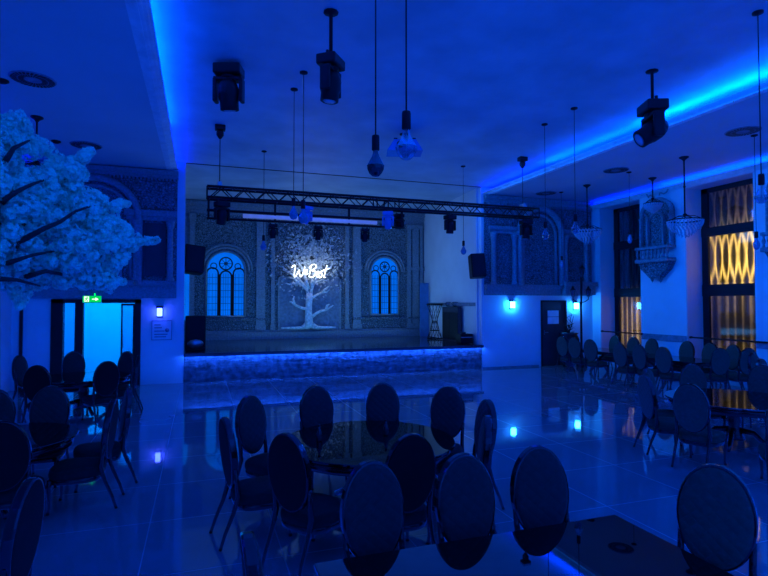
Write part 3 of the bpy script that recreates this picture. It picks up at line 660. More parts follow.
l_.lathe([(0, 0), (.05, 0), (.05, .006), (0, .006)], (.12, -.015, .0), 12, Euler((PI/2, 0, 0)).to_matrix()).build('text_lines', M['panel_relief'], nb)
ex = thing('exit_sign', 'green illuminated exit sign with running figure above the lobby door', 'exit sign', (-2.35, YF-.22, 2.05))
MB().bev((0, 0, 0), (.40, .06, .17), .008).bx((-.03, .02, -.08), (.03, .17, -.04)).build('housing', M['steel'], ex)
MB().bx((-.19, -.036, -.075), (.19, -.031, .075)).build('green_face', M['exitg'], ex)
MB().bx((-.16, -.042, -.06), (-.06, -.038, .065)).build('white_doorway', M['exitw'], ex)
man = MB().lathe([(0, 0), (.012, 0), (.012, .004), (0, .004)], (-.095, -.046, .045), 8, Euler((PI/2, 0, 0)).to_matrix())
for p in ([(-.1, .03), (-.115, -.01)], [(-.115, -.01), (-.09, -.03), (-.1, -.055)], [(-.115, -.01), (-.135, -.03), (-.15, -.03)], [(-.1, .025), (-.08, .01)], [(-.1, .025), (-.125, .02), (-.135, .005)]):
    man.tube([(x, -.046, z) for x, z in p], .008, 5)
man.build('running_figure', M['exitg'], ex)
ar = MB().prism([(0, -.012), (.07, -.012), (.07, -.045), (.14, 0), (.07, .045), (.07, .012), (0, .012)], 1, -.044, -.038); ar.build('arrow', M['exitw'], ex)
MB().lathe([(.012, .085), (.012, .13), (.0, .14)], (.05, 0, 0), 8).build('indicator_light', M['greenled'], ex)

# ------------------------------------------------------------------ ceiling fittings
def vent(x, y, label, r=.3, z=ZS):
    t = thing('ceiling_vent', label, 'ceiling vent', (x, y, z), 0, 'round slotted ceiling vents')
    MB().lathe([(0, -.015), (r*.95, -.015), (r, -.006), (r, 0), (0, 0)], (0, 0, 0), 32).build('face_plate', M['panel_relief'], t)
    sl = MB(); n = 30
    for k in range(n):
        a = 2*PI*k/n; 
        for r0, r1 in ((.38, .62), (.66, .92)):
            w0 = .35*2*PI*r*r0/n; w1 = .35*2*PI*r*r1/n; ca, sa = math.cos(a+r0), math.sin(a+r0); cb, sb_ = math.cos(a+r0+.1), math.sin(a+r0+.1)
            sl.add([(r*r0*ca+sa*w0, r*r0*sa-ca*w0, -.018), (r*r0*ca-sa*w0, r*r0*sa+ca*w0, -.018), (r*r1*cb-sb_*w1, r*r1*sb_+cb*w1, -.018), (r*r1*cb+sb_*w1, r*r1*sb_-cb*w1, -.018)], [(0, 1, 2, 3)])
    sl.build('slots', M['black'], t)
vent(-2.33, 8.89, 'large round slotted vent on the left soffit, nearer the camera')
vent(-2.25, 12.27, 'round slotted vent on the left soffit, farther, above the blossoms')
vent(9.6, 10.32, 'round slotted vent on the right soffit, middle of three')
vent(9.7, 7.18, 'round slotted vent on the right soffit, nearest of three')
vent(9.65, 13.17, 'round slotted vent on the right soffit, farthest, by the carved relief')
def small_canopy(x, y, label):
    t = tag(MB().lathe([(.09, 0), (.09, -.02), (.05, -.045), (0, -.05)], (0, 0, 0), 16).build('smoke_detector', M['black'], None, (x, y, ZS)), label, 'smoke detector')
small_canopy(-2.77, 9.08, 'small dark round ceiling detector beside the nearer left vent')
small_canopy(-2.77, 12.16, 'small dark round ceiling detector beside the farther left vent')

def pendant(x, y, zc, zb, label, kind, r=.075):
    """cord pendant with a large decorative bulb; zb is the bulb centre"""
    t = thing('pendant_lamp', label, 'pendant lamp', (x, y, zc), 0, 'cord pendants with bare bulbs'); L = zc-zb
    MB().lathe([(.06, 0), (.06, -.02), (.02, -.035), (0, -.036)], (0, 0, 0), 16).build('canopy', M['black'], t)
    MB().tube([(0, 0, -.02), (0, 0, -L+.2)], .0055 if L < 2.2 else .0065, 6).build('cord', M['black'], t)
    MB().lathe([(0, -L+.235), (.030, -L+.24), (.033, -L+.225), (.033, -L+.115), (.026, -L+.11), (0, -L+.11)], (0, 0, 0), 14).build('socket', M['black'], t)
    up = [(.02, .115), (.024, .09), (.034, .06), (.055, .02), (r, -.02)]
    lo = [(r, -.02), (r*.93, -.05), (r*.72, -.085), (r*.4, -.108), (.0, -.115)]
    if kind == 'dark': mu, ml = M['glassgreen'], M['glassmirror']
    elif kind == 'clear': mu, ml = M['glassclear'], M['glasscrys']
    else: mu, ml = M['glassblue'], M['glassblue']
    bu = MB().lathe([(a, b-L) for a, b in up], (0, 0, 0), 16); bu.f = [f for f in bu.f if len(f) == 4]; bu.smooth = [True]*len(bu.f); bu.build('bulb_neck', mu, t)
    bl = MB(); n = 12; prof = lo
    for i in range(len(prof)-1):
        for j in range(n):
            a0 = 2*PI*(j+.5*i)/n; a1 = a0+2*PI/n; b0 = a0+PI/n; b1 = b0+2*PI/n
            A = (prof[i][0]*math.cos(a0), prof[i][0]*math.sin(a0), prof[i][1]-L); B = (prof[i][0]*math.cos(a1), prof[i][0]*math.sin(a1), prof[i][1]-L)
            Cc = (prof[i+1][0]*math.cos(b0), prof[i+1][0]*math.sin(b0), prof[i+1][1]-L); D = (prof[i+1][0]*math.cos(b1), prof[i+1][0]*math.sin(b1), prof[i+1][1]-L)
            bl.add([A, B, Cc], [(0, 1, 2)]); bl.add([B, D, Cc], [(0, 1, 2)])
    bl.build('bulb_crown', ml, t)
    if kind == 'clear':
        MB().tube([(0, 0, -L+.11), (0, 0, -L-.09)], .004, 6).tube([(.045*math.cos(i*.9), .045*math.sin(i*.9), -L+.02-.008*i) for i in range(10)], .003, 5).build('filament', M['steel'], t)
M['glassgreen'] = mat('green tinted glass', (.02, .10, .10), .1, spec=.8)
M['glassmirror'] = mat('dark mirrored glass', (.02, .02, .025), .08, metal=.3, spec=.8)
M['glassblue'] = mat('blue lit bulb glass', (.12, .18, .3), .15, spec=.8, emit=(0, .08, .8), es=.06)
pendant(1.40, 4.25, ZC, 3.14, 'dark green bulb pendant on a black cord, left of the two big central bulbs', 'dark')
pendant(1.40, 3.54, ZC, 3.10, 'clear faceted bulb pendant on a black cord, right of the two big central bulbs', 'clear', .08)
pendant(1.45, 7.88, ZC, 3.26, 'bulb pendant hanging in front of the truss, right of the pair above the stage', 'b')
pendant(1.42, 8.56, ZC, 3.42, 'bulb pendant hanging in front of the truss, left of the pair above the stage', 'b')
pendant(1.36, 12.31, ZC, 3.27, 'bulb pendant hanging between the left arched window and the neon sign', 'b')
pendant(6.3, 12.0, ZC, 3.3, 'bulb pendant hanging before the white right wall of the stage', 'b')
pendant(6.32, 8.65, ZC, 3.3, 'bulb pendant in front of the right carved relief, left of two', 'clear')
pendant(6.3, 7.76, ZC, 3.3, 'bulb pendant just left of the far crystal chandelier', 'clear')
pendant(6.3, 4.45, ZC, 3.25, 'clear bulb pendant on a long cord at the right edge of the photo', 'clear', .08)
pendant(9.98, 12.9, ZS, 3.1, 'small pendant low before the right end of the right carved relief', 'b', .06)
pendant(10.05, 10.37, ZS, 3.55, 'small pendant hanging before the far narrow window', 'b', .06)
pendant(10.14, 7.28, ZS, 3.1, 'small pendant in front of the near window edge at far right', 'b', .06)
# crystal bowl chandeliers
def chandelier(x, y, zt, zb, r, label):
    t = thing('chandelier', label, 'chandelier', (x, y, zt), 0, 'crystal bowl chandeliers'); L = zt-zb
    MB().lathe([(.1, 0), (.1, -.02), (.04, -.06), (.02, -.09), (0, -.09)], (0, 0, 0), 16).build('canopy', M['black'], t)
    MB().tube([(0, 0, -.06), (0, 0, -L+.02)], .016, 8).lathe([(.016, -L*.45), (.03, -L*.47), (.016, -L*.49)], (0, 0, 0), 10).lathe([(.016, -L+.16), (.05, -L+.13), (.016, -L+.1)], (0, 0, 0), 10).build('stem', M['black'], t)
    MB().tube([(r*math.cos(2*PI*i/24), r*math.sin(2*PI*i/24), -L) for i in range(24)], .014, 6, closed=True).build('ring', M['black'], t)
    for k in range(6):
        a = 2*PI*k/6; MB().tube([(0, 0, -L+.1), (r*.5*math.cos(a), r*.5*math.sin(a), -L+.09), (r*math.cos(a), r*math.sin(a), -L)], .008, 5).build('arm', M['black'], t)
    cr = MB()
    for i in range(10):
        rr = r*math.cos(PI/2*i/10.3); z = -L-.02-.34*(i/9)*r/.36; n = max(5, int(30*rr/r))
        for j in range(n):
            a = 2*PI*(j+.5*(i % 2))/n; s = .027
            c = Vector((rr*math.cos(a), rr*math.sin(a), z)); h = Vector((-math.sin(a), math.cos(a), 0))*s*.8; o_ = Vector((math.cos(a), math.sin(a), 0))*s*.6; u = Vector((0, 0, s*1.25))
            cr.add([c+u, c+h, c+o_, c-h, c-o_, c-u], [(0, 1, 2), (0, 2, 3), (0, 3, 4), (0, 4, 1), (5, 2, 1), (5, 3, 2), (5, 4, 3), (5, 1, 4)])
    cr.build('crystal_strands', M['crystal'], t)
M['crystal'] = mat('cut crystal', (.40, .46, .55), .15, spec=1.0, ior=1.8)
chandelier(10.06, 11.9, ZS, 3.98, .36, 'crystal bowl chandelier hanging left of the far narrow window')
chandelier(10.18, 8.9, ZS, 3.80, .36, 'crystal bowl chandelier hanging right of the carved balcony')
chandelier(11.1, 10.66, ZS-.0, 4.55, .22, 'small dark chandelier directly before the top of the carved balcony')
chandelier(-2.73, 10.69, ZS, 4.3, .34, 'chandelier on the left soffit, mostly hidden by the white blossoms')

# ------------------------------------------------------------------ moving head lamps
def moving_head(loc, s, rz, tilt, label, m=None, pole=0, name='moving_head_lamp'):
    t = thing(name, label, 'stage light', loc, rz, 'moving head stage lights'); m = m or M['black']
    z = 0
    if pole:
        MB().lathe([(.09, 0), (.09, -.015), (.03, -.025), (.022, -.03), (.022, -pole), (0, -pole)], (0, 0, 0), 10).build('drop_pole', M['black'], t); z = -pole
    MB().bev((0, 0, z-.07*s), (.34*s, .26*s, .13*s), .02*s).build('base', m, t)
    MB().tube([(-.1*s, 0, z), (-.1*s, 0, z+.045*s)], .02*s, 6).tube([(.1*s, 0, z), (.1*s, 0, z+.045*s)], .02*s, 6).build('mounting_clamp', M['black'], t)
    yk = MB().lathe([(.1*s, z-.13*s), (.1*s, z-.17*s)], (0, 0, 0), 12)
    yk.bev((0, 0, z-.18*s), (.36*s, .14*s, .05*s), .012*s); yk.bev((-.165*s, 0, z-.32*s), (.05*s, .13*s, .3*s), .015*s); yk.bev((.165*s, 0, z-.32*s), (.05*s, .13*s, .3*s), .015*s)
    yk.build('yoke', m, t)
    h = bpy.data.objects.new('head', None)
    R = Euler((tilt, 0, 0)).to_matrix(); c = (0, 0, z-.36*s)
    hd = MB().lathe([(0, .17*s), (.07*s, .17*s), (.11*s, .12*s), (.13*s, .05*s), (.13*s, -.06*s), (.115*s, -.1*s), (.115*s, -.2*s), (.1*s, -.21*s), (.09*s, -.2*s), (0, -.2*s)], c, 16, R).build('head', m, t)
    MB().lathe([(0, -.203*s), (.085*s, -.203*s), (.06*s, -.215*s), (0, -.222*s)], c, 14, R).build('lens', M['crystal'], hd)
    return t
M['blue_glow_plastic'] = mat('blue lit glossy plastic', (.12, .2, .5), .2, emit=(0, .06, .6), es=.10)  # blue tint and weak emission stand for blue light on the housing
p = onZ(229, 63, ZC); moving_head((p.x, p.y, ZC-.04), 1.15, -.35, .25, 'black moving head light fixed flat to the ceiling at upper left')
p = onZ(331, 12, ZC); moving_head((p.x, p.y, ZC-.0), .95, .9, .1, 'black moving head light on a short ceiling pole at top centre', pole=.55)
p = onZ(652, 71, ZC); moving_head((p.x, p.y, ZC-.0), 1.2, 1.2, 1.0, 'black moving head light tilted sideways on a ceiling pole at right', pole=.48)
# ------------- ceiling projector behind the clear bulb
p = onZ(404, 134, ZC)
pj = thing('ceiling_projector', 'blue lit wedge shaped projector on the ceiling behind the clear bulb', 'projector', (p.x, p.y, ZC), -.3)
MB().prism([(-.36, -.42), (.36, -.42), (.22, -.2), (-.22, -.2)], 1, -.3, .2).build('housing', M['blue_glow_plastic'], pj)
MB().tube([(0, 0, 0), (0, 0, -.2)], .03, 8).lathe([(.09, 0), (.09, -.02), (0, -.02)], (0, 0, 0), 12).build('ceiling_mount', M['black'], pj)
MB().bev((-.18, -.1, -.17), (.08, .1, .1), .015).build('clamp', M['black'], pj); MB().bev((.2, -.1, -.15), (.07, .07, .07), .012).build('clamp', M['black'], pj)
MB().lathe([(0, 0), (.07, 0), (.07, .04), (.05, .04), (0, .03)], (-.1, -.3, -.31), 14, Euler((PI/2, 0, 0)).to_matrix()).build('lens', M['blackgloss'], pj)

# ------------------------------------------------------------------ truss
TY0, TX0, TX1 = 10.8, .11, 7.62
tz1, tz0 = 4.21, 4.0; td = .26
tt = thing('lighting_truss', 'long black box truss with zigzag bracing hung across the hall', 'truss', (3.86, TY0, tz0))
ox = 3.86
for yy in (-td/2, td/2):
    for zz in (0, tz1-tz0):
        MB().tube([(TX0-ox, yy, zz), (TX1-ox, yy, zz)], .026, 8).build('chord', M['truss'], tt)
nb_ = 34; dx = (TX1-TX0-.1)/nb_
for yy in (-td/2, td/2):
    for k in range(nb_):
        x = TX0+.05+k*dx-ox; a, b = (0, tz1-tz0) if k % 2 == 0 else (tz1-tz0, 0)
        MB().tube([(x, yy, a), (x+dx, yy, b)], .011, 5).build('diagonal_brace', M['truss'], tt)
for k in range(0, nb_+1, 2):
    x = TX0+.05+k*dx-ox
    for zz in (0, tz1-tz0): MB().tube([(x, -td/2, zz), (x, td/2, zz)], .01, 5).build('cross_brace', M['truss'], tt)
for x in (TX0, 3.55, 3.8, 4.05, TX1):
    for yy in (-td/2, td/2): MB().tube([(x-ox, yy, 0), (x-ox, yy, tz1-tz0)], .015, 6).build('upright', M['truss'], tt)
for u, v, lab in ((220, 127, 'ceiling hoist and cable carrying the left end of the truss'), (525, 156, 'ceiling hoist and cable carrying the right end of the truss')):
    p = onZ(u, v, ZC); t = thing('truss_hoist', lab, 'hoist', (p.x, TY0, ZC))
    MB().bev((0, 0, -.05), (.2, .16, .1), .015).build('ceiling_plate', M['black'], t)
    MB().lathe([(.05, -.1), (.07, -.14), (.07, -.2), (.03, -.26), (.0, -.28)], (0, 0, 0), 12).build('motor', M['black'], t)
    MB().tube([(0, 0, -.2), (0, 0, -(ZC-tz1)+.04)], .009, 6).build('cable', M['black'], t)
    MB().bev((0, 0, -(ZC-tz1)+.06), (.08, .2, .1), .01).build('hook', M['steel'], t)
# projection screen hung under the truss
sc_ = thing('projection_screen', 'pale rolled projection screen in black rails hung under the truss', 'projection screen', (2.17, TY0+.02, 3.68))
zr = [p.z for p in (onY(207, 209.6, TY0), onY(242, 218, TY0))]
MB().tube([(-2.06, 0, .09), (2.06, 0, .09)], .028, 8).build('top_rail', M['black'], sc_)
MB().tube([(-1.38, 0, .01), (1.42, 0, .01)], .042, 12).build('screen_roll', M['screen_glow'], sc_)
MB().tube([(-2.06, 0, -.07), (2.06, 0, -.07)], .022, 8).build('bottom_rail', M['black'], sc_)
for x in (-2.03, -.75, .8, 2.0): MB().bx((x-.02, -.02, -.07), (x+.02, .02, .295)).build('hanger', M['black'], sc_)
def hangat(u, v0, s, rz, tilt, lab, m=None, dy=0.0):
    p = onY(u, v0, TY0+dy); z = (3.972 if dy else 3.585)-.068*s
    moving_head((p.x, TY0+dy, z), s, rz, tilt, lab, m)
hangat(222, 201, .78, .4, .3, 'moving head light under the left end of the truss', None, -.13)
hangat(273, 219, .5, 0, .2, 'small dark moving head left of the blue one, under the screen rail', None, .0)
hangat(307, 207, .62, .5, .6, 'blue shining moving head light in the middle of the truss', M['blue_glow_plastic'], -.13)
hangat(318, 220, .5, 0, .15, 'small dark moving head just right of the blue one under the truss', None, .0)
hangat(365, 222, .5, 0, .2, 'small dark moving head below the right part of the rolled screen', None, .0)
hangat(388, 209, .66, -.4, .5, 'moving head light right of the rolled screen, left of a close pair', M['blue_glow_plastic'], -.13)
hangat(399, 213, .6, .2, .2, 'moving head light right of the rolled screen, right of a close pair', None, .13)
hangat(450, 212, .72, .2, .1, 'single black moving head under the truss before the white stage wall', None, -.13)
hangat(526, 214, .78, 0, .1, 'black moving head under the far right end of the truss', None, -.13)

# ------------------------------------------------------------------ street style lantern post and plant
lp = thing('lantern_post', 'black lamp post with three lanterns before the right corner', 'lamp post', (11.1, 13.45, 0))
MB().lathe([(.16, 0), (.16, .08), (.09, .14), (.06, .3), (.035, .4), (.03, 1.9), (.045, 1.95), (.02, 2.0), (.02, 2.75), (0, 2.78)], (0, 0, 0), 12).build('post', M['black'], lp)
def lantern(x, z):
    MB().tube([(0, 0, 1.98), (x*.5, 0, 2.0), (x, 0, z-.2), (x, 0, z-.12)], .014, 6).build('arm', M['black'], lp)
    l = MB().lathe([(.04, -.12), (.055, -.11), (.0, -.11)], (x, 0, z), 6, smooth=False).lathe([(.08, .08), (.09, .09), (.04, .15), (.02, .2), (0, .22)], (x, 0, z), 6, smooth=False)
    for k in range(6):
        a = PI*k/3; l.tube([(x+.045*math.cos(a), .045*math.sin(a), z-.11), (x+.075*math.cos(a), .075*math.sin(a), z+.08)], .007, 4)
    lo = l.build('lantern', M['black'], lp)
    MB().lathe([(.04, -.1), (.07, .08)], (x, 0, z), 6, smooth=False).build('lantern_glass', M['glasscrys'], lo)
lantern(-.3, 2.28); lantern(.28, 2.28); lantern(.05, 2.95)
pp = thing('potted_plant', 'dark potted plant with curling stems beside the lantern post', 'potted plant', (10.72, 13.58, 0))
MB().lathe([(.14, 0), (.2, .1), (.28, .5), (.32, .85), (.26, 1.0), (.3, 1.05), (.26, 1.05), (.2, .95), (0, .95)], (0, 0, 0), 18).build('pot', M['blackgloss'], pp)
for k in range(7):
    a = k*.9; MB().tube([(0, 0, .95), (.06*math.cos(a), .06*math.sin(a), 1.15), (.16*math.cos(a), .16*math.sin(a), 1.32+.04*k), (.10*math.cos(a+.7), .12*math.sin(a+.7), 1.46+.03*k), (.05*math.cos(a+1.4), .05*math.sin(a+1.4), 1.36+.04*k)], [.012, .01, .008, .007, .004], 5).build('stem', M['bark'], pp)
lv = MB()
for k in range(24):
    a = k*2.4; z = 1.0+.012*k; d_ = Vector((math.cos(a), math.sin(a), .35)); s_ = Vector((-math.sin(a), math.cos(a), 0)); c = Vector((0, 0, z))
    lv.add([c, c+d_*.12+s_*.035, c+d_*.26, c+d_*.12-s_*.035], [(0, 1, 2, 3)])
lv.build('leaves', M['bark'], pp)

# ------------------------------------------------------------------ tables
M['mirrortop'] = mat('polished black mirror glass', (.003, .003, .004), .012, ior=1.95, var=.3)
def round_table(x, y, r, label, z=.65, legs=4, top='tabletop'):
    t = thing('round_table', label, 'table', (x, y, 0))
    MB().lathe([(0, z-.025), (r-.01, z-.025), (r, z-.018), (r, z-.004), (r-.006, z), (0, z)], (0, 0, 0), 64, smooth=False).build('tabletop', M[top], t)
    MB().lathe([(r-.07, z-.11), (r-.05, z-.11), (r-.03, z-.026), (r-.07, z-.026)], (0, 0, 0), 48).build('apron', M['chairwood'], t)
    MB().lathe([(.13, .1), (.1, .16), (.07, .26), (.09, .36), (.06, .46), (.14, z-.1), (.2, z-.026)], (0, 0, 0), 16).build('pedestal', M['chairwood'], t)
    for k in range(legs):
        a = 2*PI*k/legs+.5
        MB().tube([(.06*math.cos(a), .06*math.sin(a), .22), (.22*math.cos(a), .22*math.sin(a), .2), (.34*math.cos(a), .34*math.sin(a), .09), (.46*math.cos(a), .46*math.sin(a), .03)], [.04, .035, .03, .028], 8).build('leg', M['chrome'], t)
    return t
def rect_table(x0, x1, y0, y1, label, z=.65):
    cx, cy = (x0+x1)/2, (y0+y1)/2; w, d = x1-x0, y1-y0
    t = thing('rectangular_table', label, 'table', (cx, cy, 0))
    MB().bev((0, 0, z-.0125), (w, d, .025), .005).build('tabletop', M['tabletop'], t)
    MB().bx((-w/2+.08, -d/2+.08, z-.1), (w/2-.08, d/2-.08, z-.026)).build('apron', M['chairwood'], t)
    for sg in (-1, 1):
        yy = sg*d*.26
        l = MB().tube([(-w*.32, yy, .02), (-w*.1, yy, .27), (0, yy, .36), (w*.1, yy, .43), (w*.3, yy, z-.1)], .035, 8).tube([(w*.32, yy, .02), (w*.1, yy, .27), (0, yy, .36), (-w*.1, yy, .43), (-w*.3, yy, z-.1)], .035, 8)
        l.build('crossed_leg', M['chrome'], t)
    MB().tube([(0, -d*.26, .36), (0, d*.26, .36)], .025, 8).build('stretcher', M['chrome'], t)
    return t
rect_table(.55, 2.43, 1.42, 2.66, 'black mirror-topped rectangular table in the near foreground')
round_table(1.54, 4.88, .82, 'round black mirror-topped table in the middle of the hall')
round_table(6.95, 5.35, .85, 'round black table at right reflecting the gold window', top='mirrortop')
rect_table(10.25, 11.2, 10.95, 12.7, 'long dark table by the far narrow window')
rect_table(10.2, 11.2, 8.75, 10.75, 'long dark table between the two windows along the wall')
round_table(9.35, 5.3, .75, 'round dark table at the right edge near the window wall')
round_table(-1.85, 6.08, .7, 'round dark table at left under the white blossoms')
round_table(-1.95, 10.75, .75, 'round dark table at left in front of the lobby doorway')
# ------------------------------------------------------------------ chairs
def make_chair():
    t = thing('dining_chair', '', 'chair')
    zc = .715; ry, rz_ = .195, .285
    def bp(x, z, y): # lean of the back
        return (x, -.235-.11*(z-.45)+y, z)
    def pad(a, b, y0, y1, bulge, n=28):
        mb = MB(); rings = [(1.0, 0), (.97, .35), (.85, .7), (.6, .93), (.3, 1.0)]
        vs = []; 
        for side in (0, 1):
            for k, (f, h) in enumerate(rings):
                for j in range(n):
                    th = 2*PI*j/n; yy = (y1+bulge*h) if side else (y0-bulge*h*.35)
                    vs.append(bp(a*f*math.cos(th), zc+b*f*math.sin(th), yy))
        nr = len(rings); fs = []
        for side in (0, 1):
            o = side*nr*n
            for k in range(nr-1):
                for j in range(n):
                    j2 = (j+1) % n; fs.append((o+k*n+j, o+k*n+j2, o+(k+1)*n+j2, o+(k+1)*n+j))
            fs.append(tuple(o+(nr-1)*n+j for j in range(n)))
        for j in range(n): fs.append((j, (j+1) % n, nr*n+(j+1) % n, nr*n+j))
        return mb.add(vs, fs, True)
    pad(ry-.003, rz_-.003, .004, .018, .022).build('back_cushion', M['velvet'], t)
    pad(ry-.003, rz_-.003, -.034, .0, .008).build('back_panel', M['velvetback'], t)
    fr = MB(); n = 36; vs = []; prof = [(-.006, -.034), (.003, -.033), (.008, -.024), (.008, .012), (.003, .021), (-.006, .022)]
    for j in range(n):
        th = 2*PI*j/n
        for dr_, yy in prof: vs.append(bp((ry+dr_)*math.cos(th), zc+(rz_+dr_)*math.sin(th), yy))
    m = len(prof); fr.add(vs, [(j*m+k, ((j+1) % n)*m+k, ((j+1) % n)*m+(k+1) % m, j*m+(k+1) % m) for j in range(n) for k in range(m)], False)
    fr.build('back_frame', M['chrome'], t)
    # seat cushion
    def outline(x, y, n=28, p=3.2):
        o = []
        for j in range(n):
            th = 2*PI*j/n; c, s = math.cos(th), math.sin(th)
            X = abs(c)**(2/p)*math.copysign(1, c)*x; Y = abs(s)**(2/p)*math.copysign(1, s)*y
            o.append((X*(1+.07*(Y/y)), Y))
        return o
    def loft(levels):
        mb = MB(); n = 28; vs = []
        for sc2, z in levels:
            vs += [(x*sc2, y*sc2, z) for x, y in outline(.225, .225)]
        fs = [(k*n+j, k*n+(j+1) % n, (k+1)*n+(j+1) % n, (k+1)*n+j) for k in range(len(levels)-1) for j in range(n)]
        fs += [tuple(reversed(range(n))), tuple((len(levels)-1)*n+j for j in range(n))]
        return mb.add(vs, fs, True)
    loft([(.98, .315), (1.02, .33), (1.03, .36), (1.0, .39), (.93, .405), (.7, .415), (.35, .42)]).build('seat', M['seatfab'], t)
    loft([(.9, .262), (.98, .27), (1.0, .314), (.9, .316)]).build('seat_frame', M['chairwood'], t)
    for sg in (-1, 1):
        MB().tube([(sg*.195, .19, .315), (sg*.2, .2, .25), (sg*.192, .195, .15), (sg*.19, .195, .06), (sg*.195, .205, .0)], [.024, .026, .018, .013, .015], 8).build('leg', M['chairwood'], t)
        MB().tube([(sg*.185, -.37, .0), (sg*.18, -.33, .12), (sg*.178, -.265, .27), (sg*.178, -.228, .4), (sg*.178, -.238, .5), (sg*.183, -.262, .62)], [.013, .015, .018, .022, .02, .014], 8).build('leg', M['chairwood'], t)
    return t
proto = make_chair(); used = [False]
M['velvet_windowlit'] = quilt_mat('velvet tinted by window light', (.05, .06, .038)); M['seat_windowlit'] = mat('seat tinted by window light', (.045, .055, .036), .8, var=.2, scale=30, spec=.2)  # same velvet as the other chairs, window light mixed into its colour
def chair(x, y, fx, fy, label, group):
    """x,y: top of the backrest; (fx,fy): direction the sitter faces"""
    if not used[0]: o = proto; used[0] = True
    else: o = copy_tree(proto)
    th = math.atan2(-fx, fy); l = math.hypot(fx, fy); fx, fy = fx/l, fy/l
    if group == G3 or 'greyish' in label:
        for ch in o.children:
            k = ch.name.split('.')[0]
            if k in ('back_cushion', 'back_panel', 'seat'):
                ch.material_slots[0].link = 'OBJECT'; ch.material_slots[0].material = M['seat_windowlit'] if k == 'seat' else M['velvet_windowlit']
    o.location = (x+fx*.295, y+fy*.295, 0); o.rotation_euler = (0, 0, th); o['label'] = label; o['group'] = group; o['category'] = 'chair'
    return o
G1 = 'oval-back chairs around the middle table'; G2 = 'oval-back chairs around the foreground table'; G3 = 'oval-back chairs on the right side'; G4 = 'oval-back chairs on the left side'
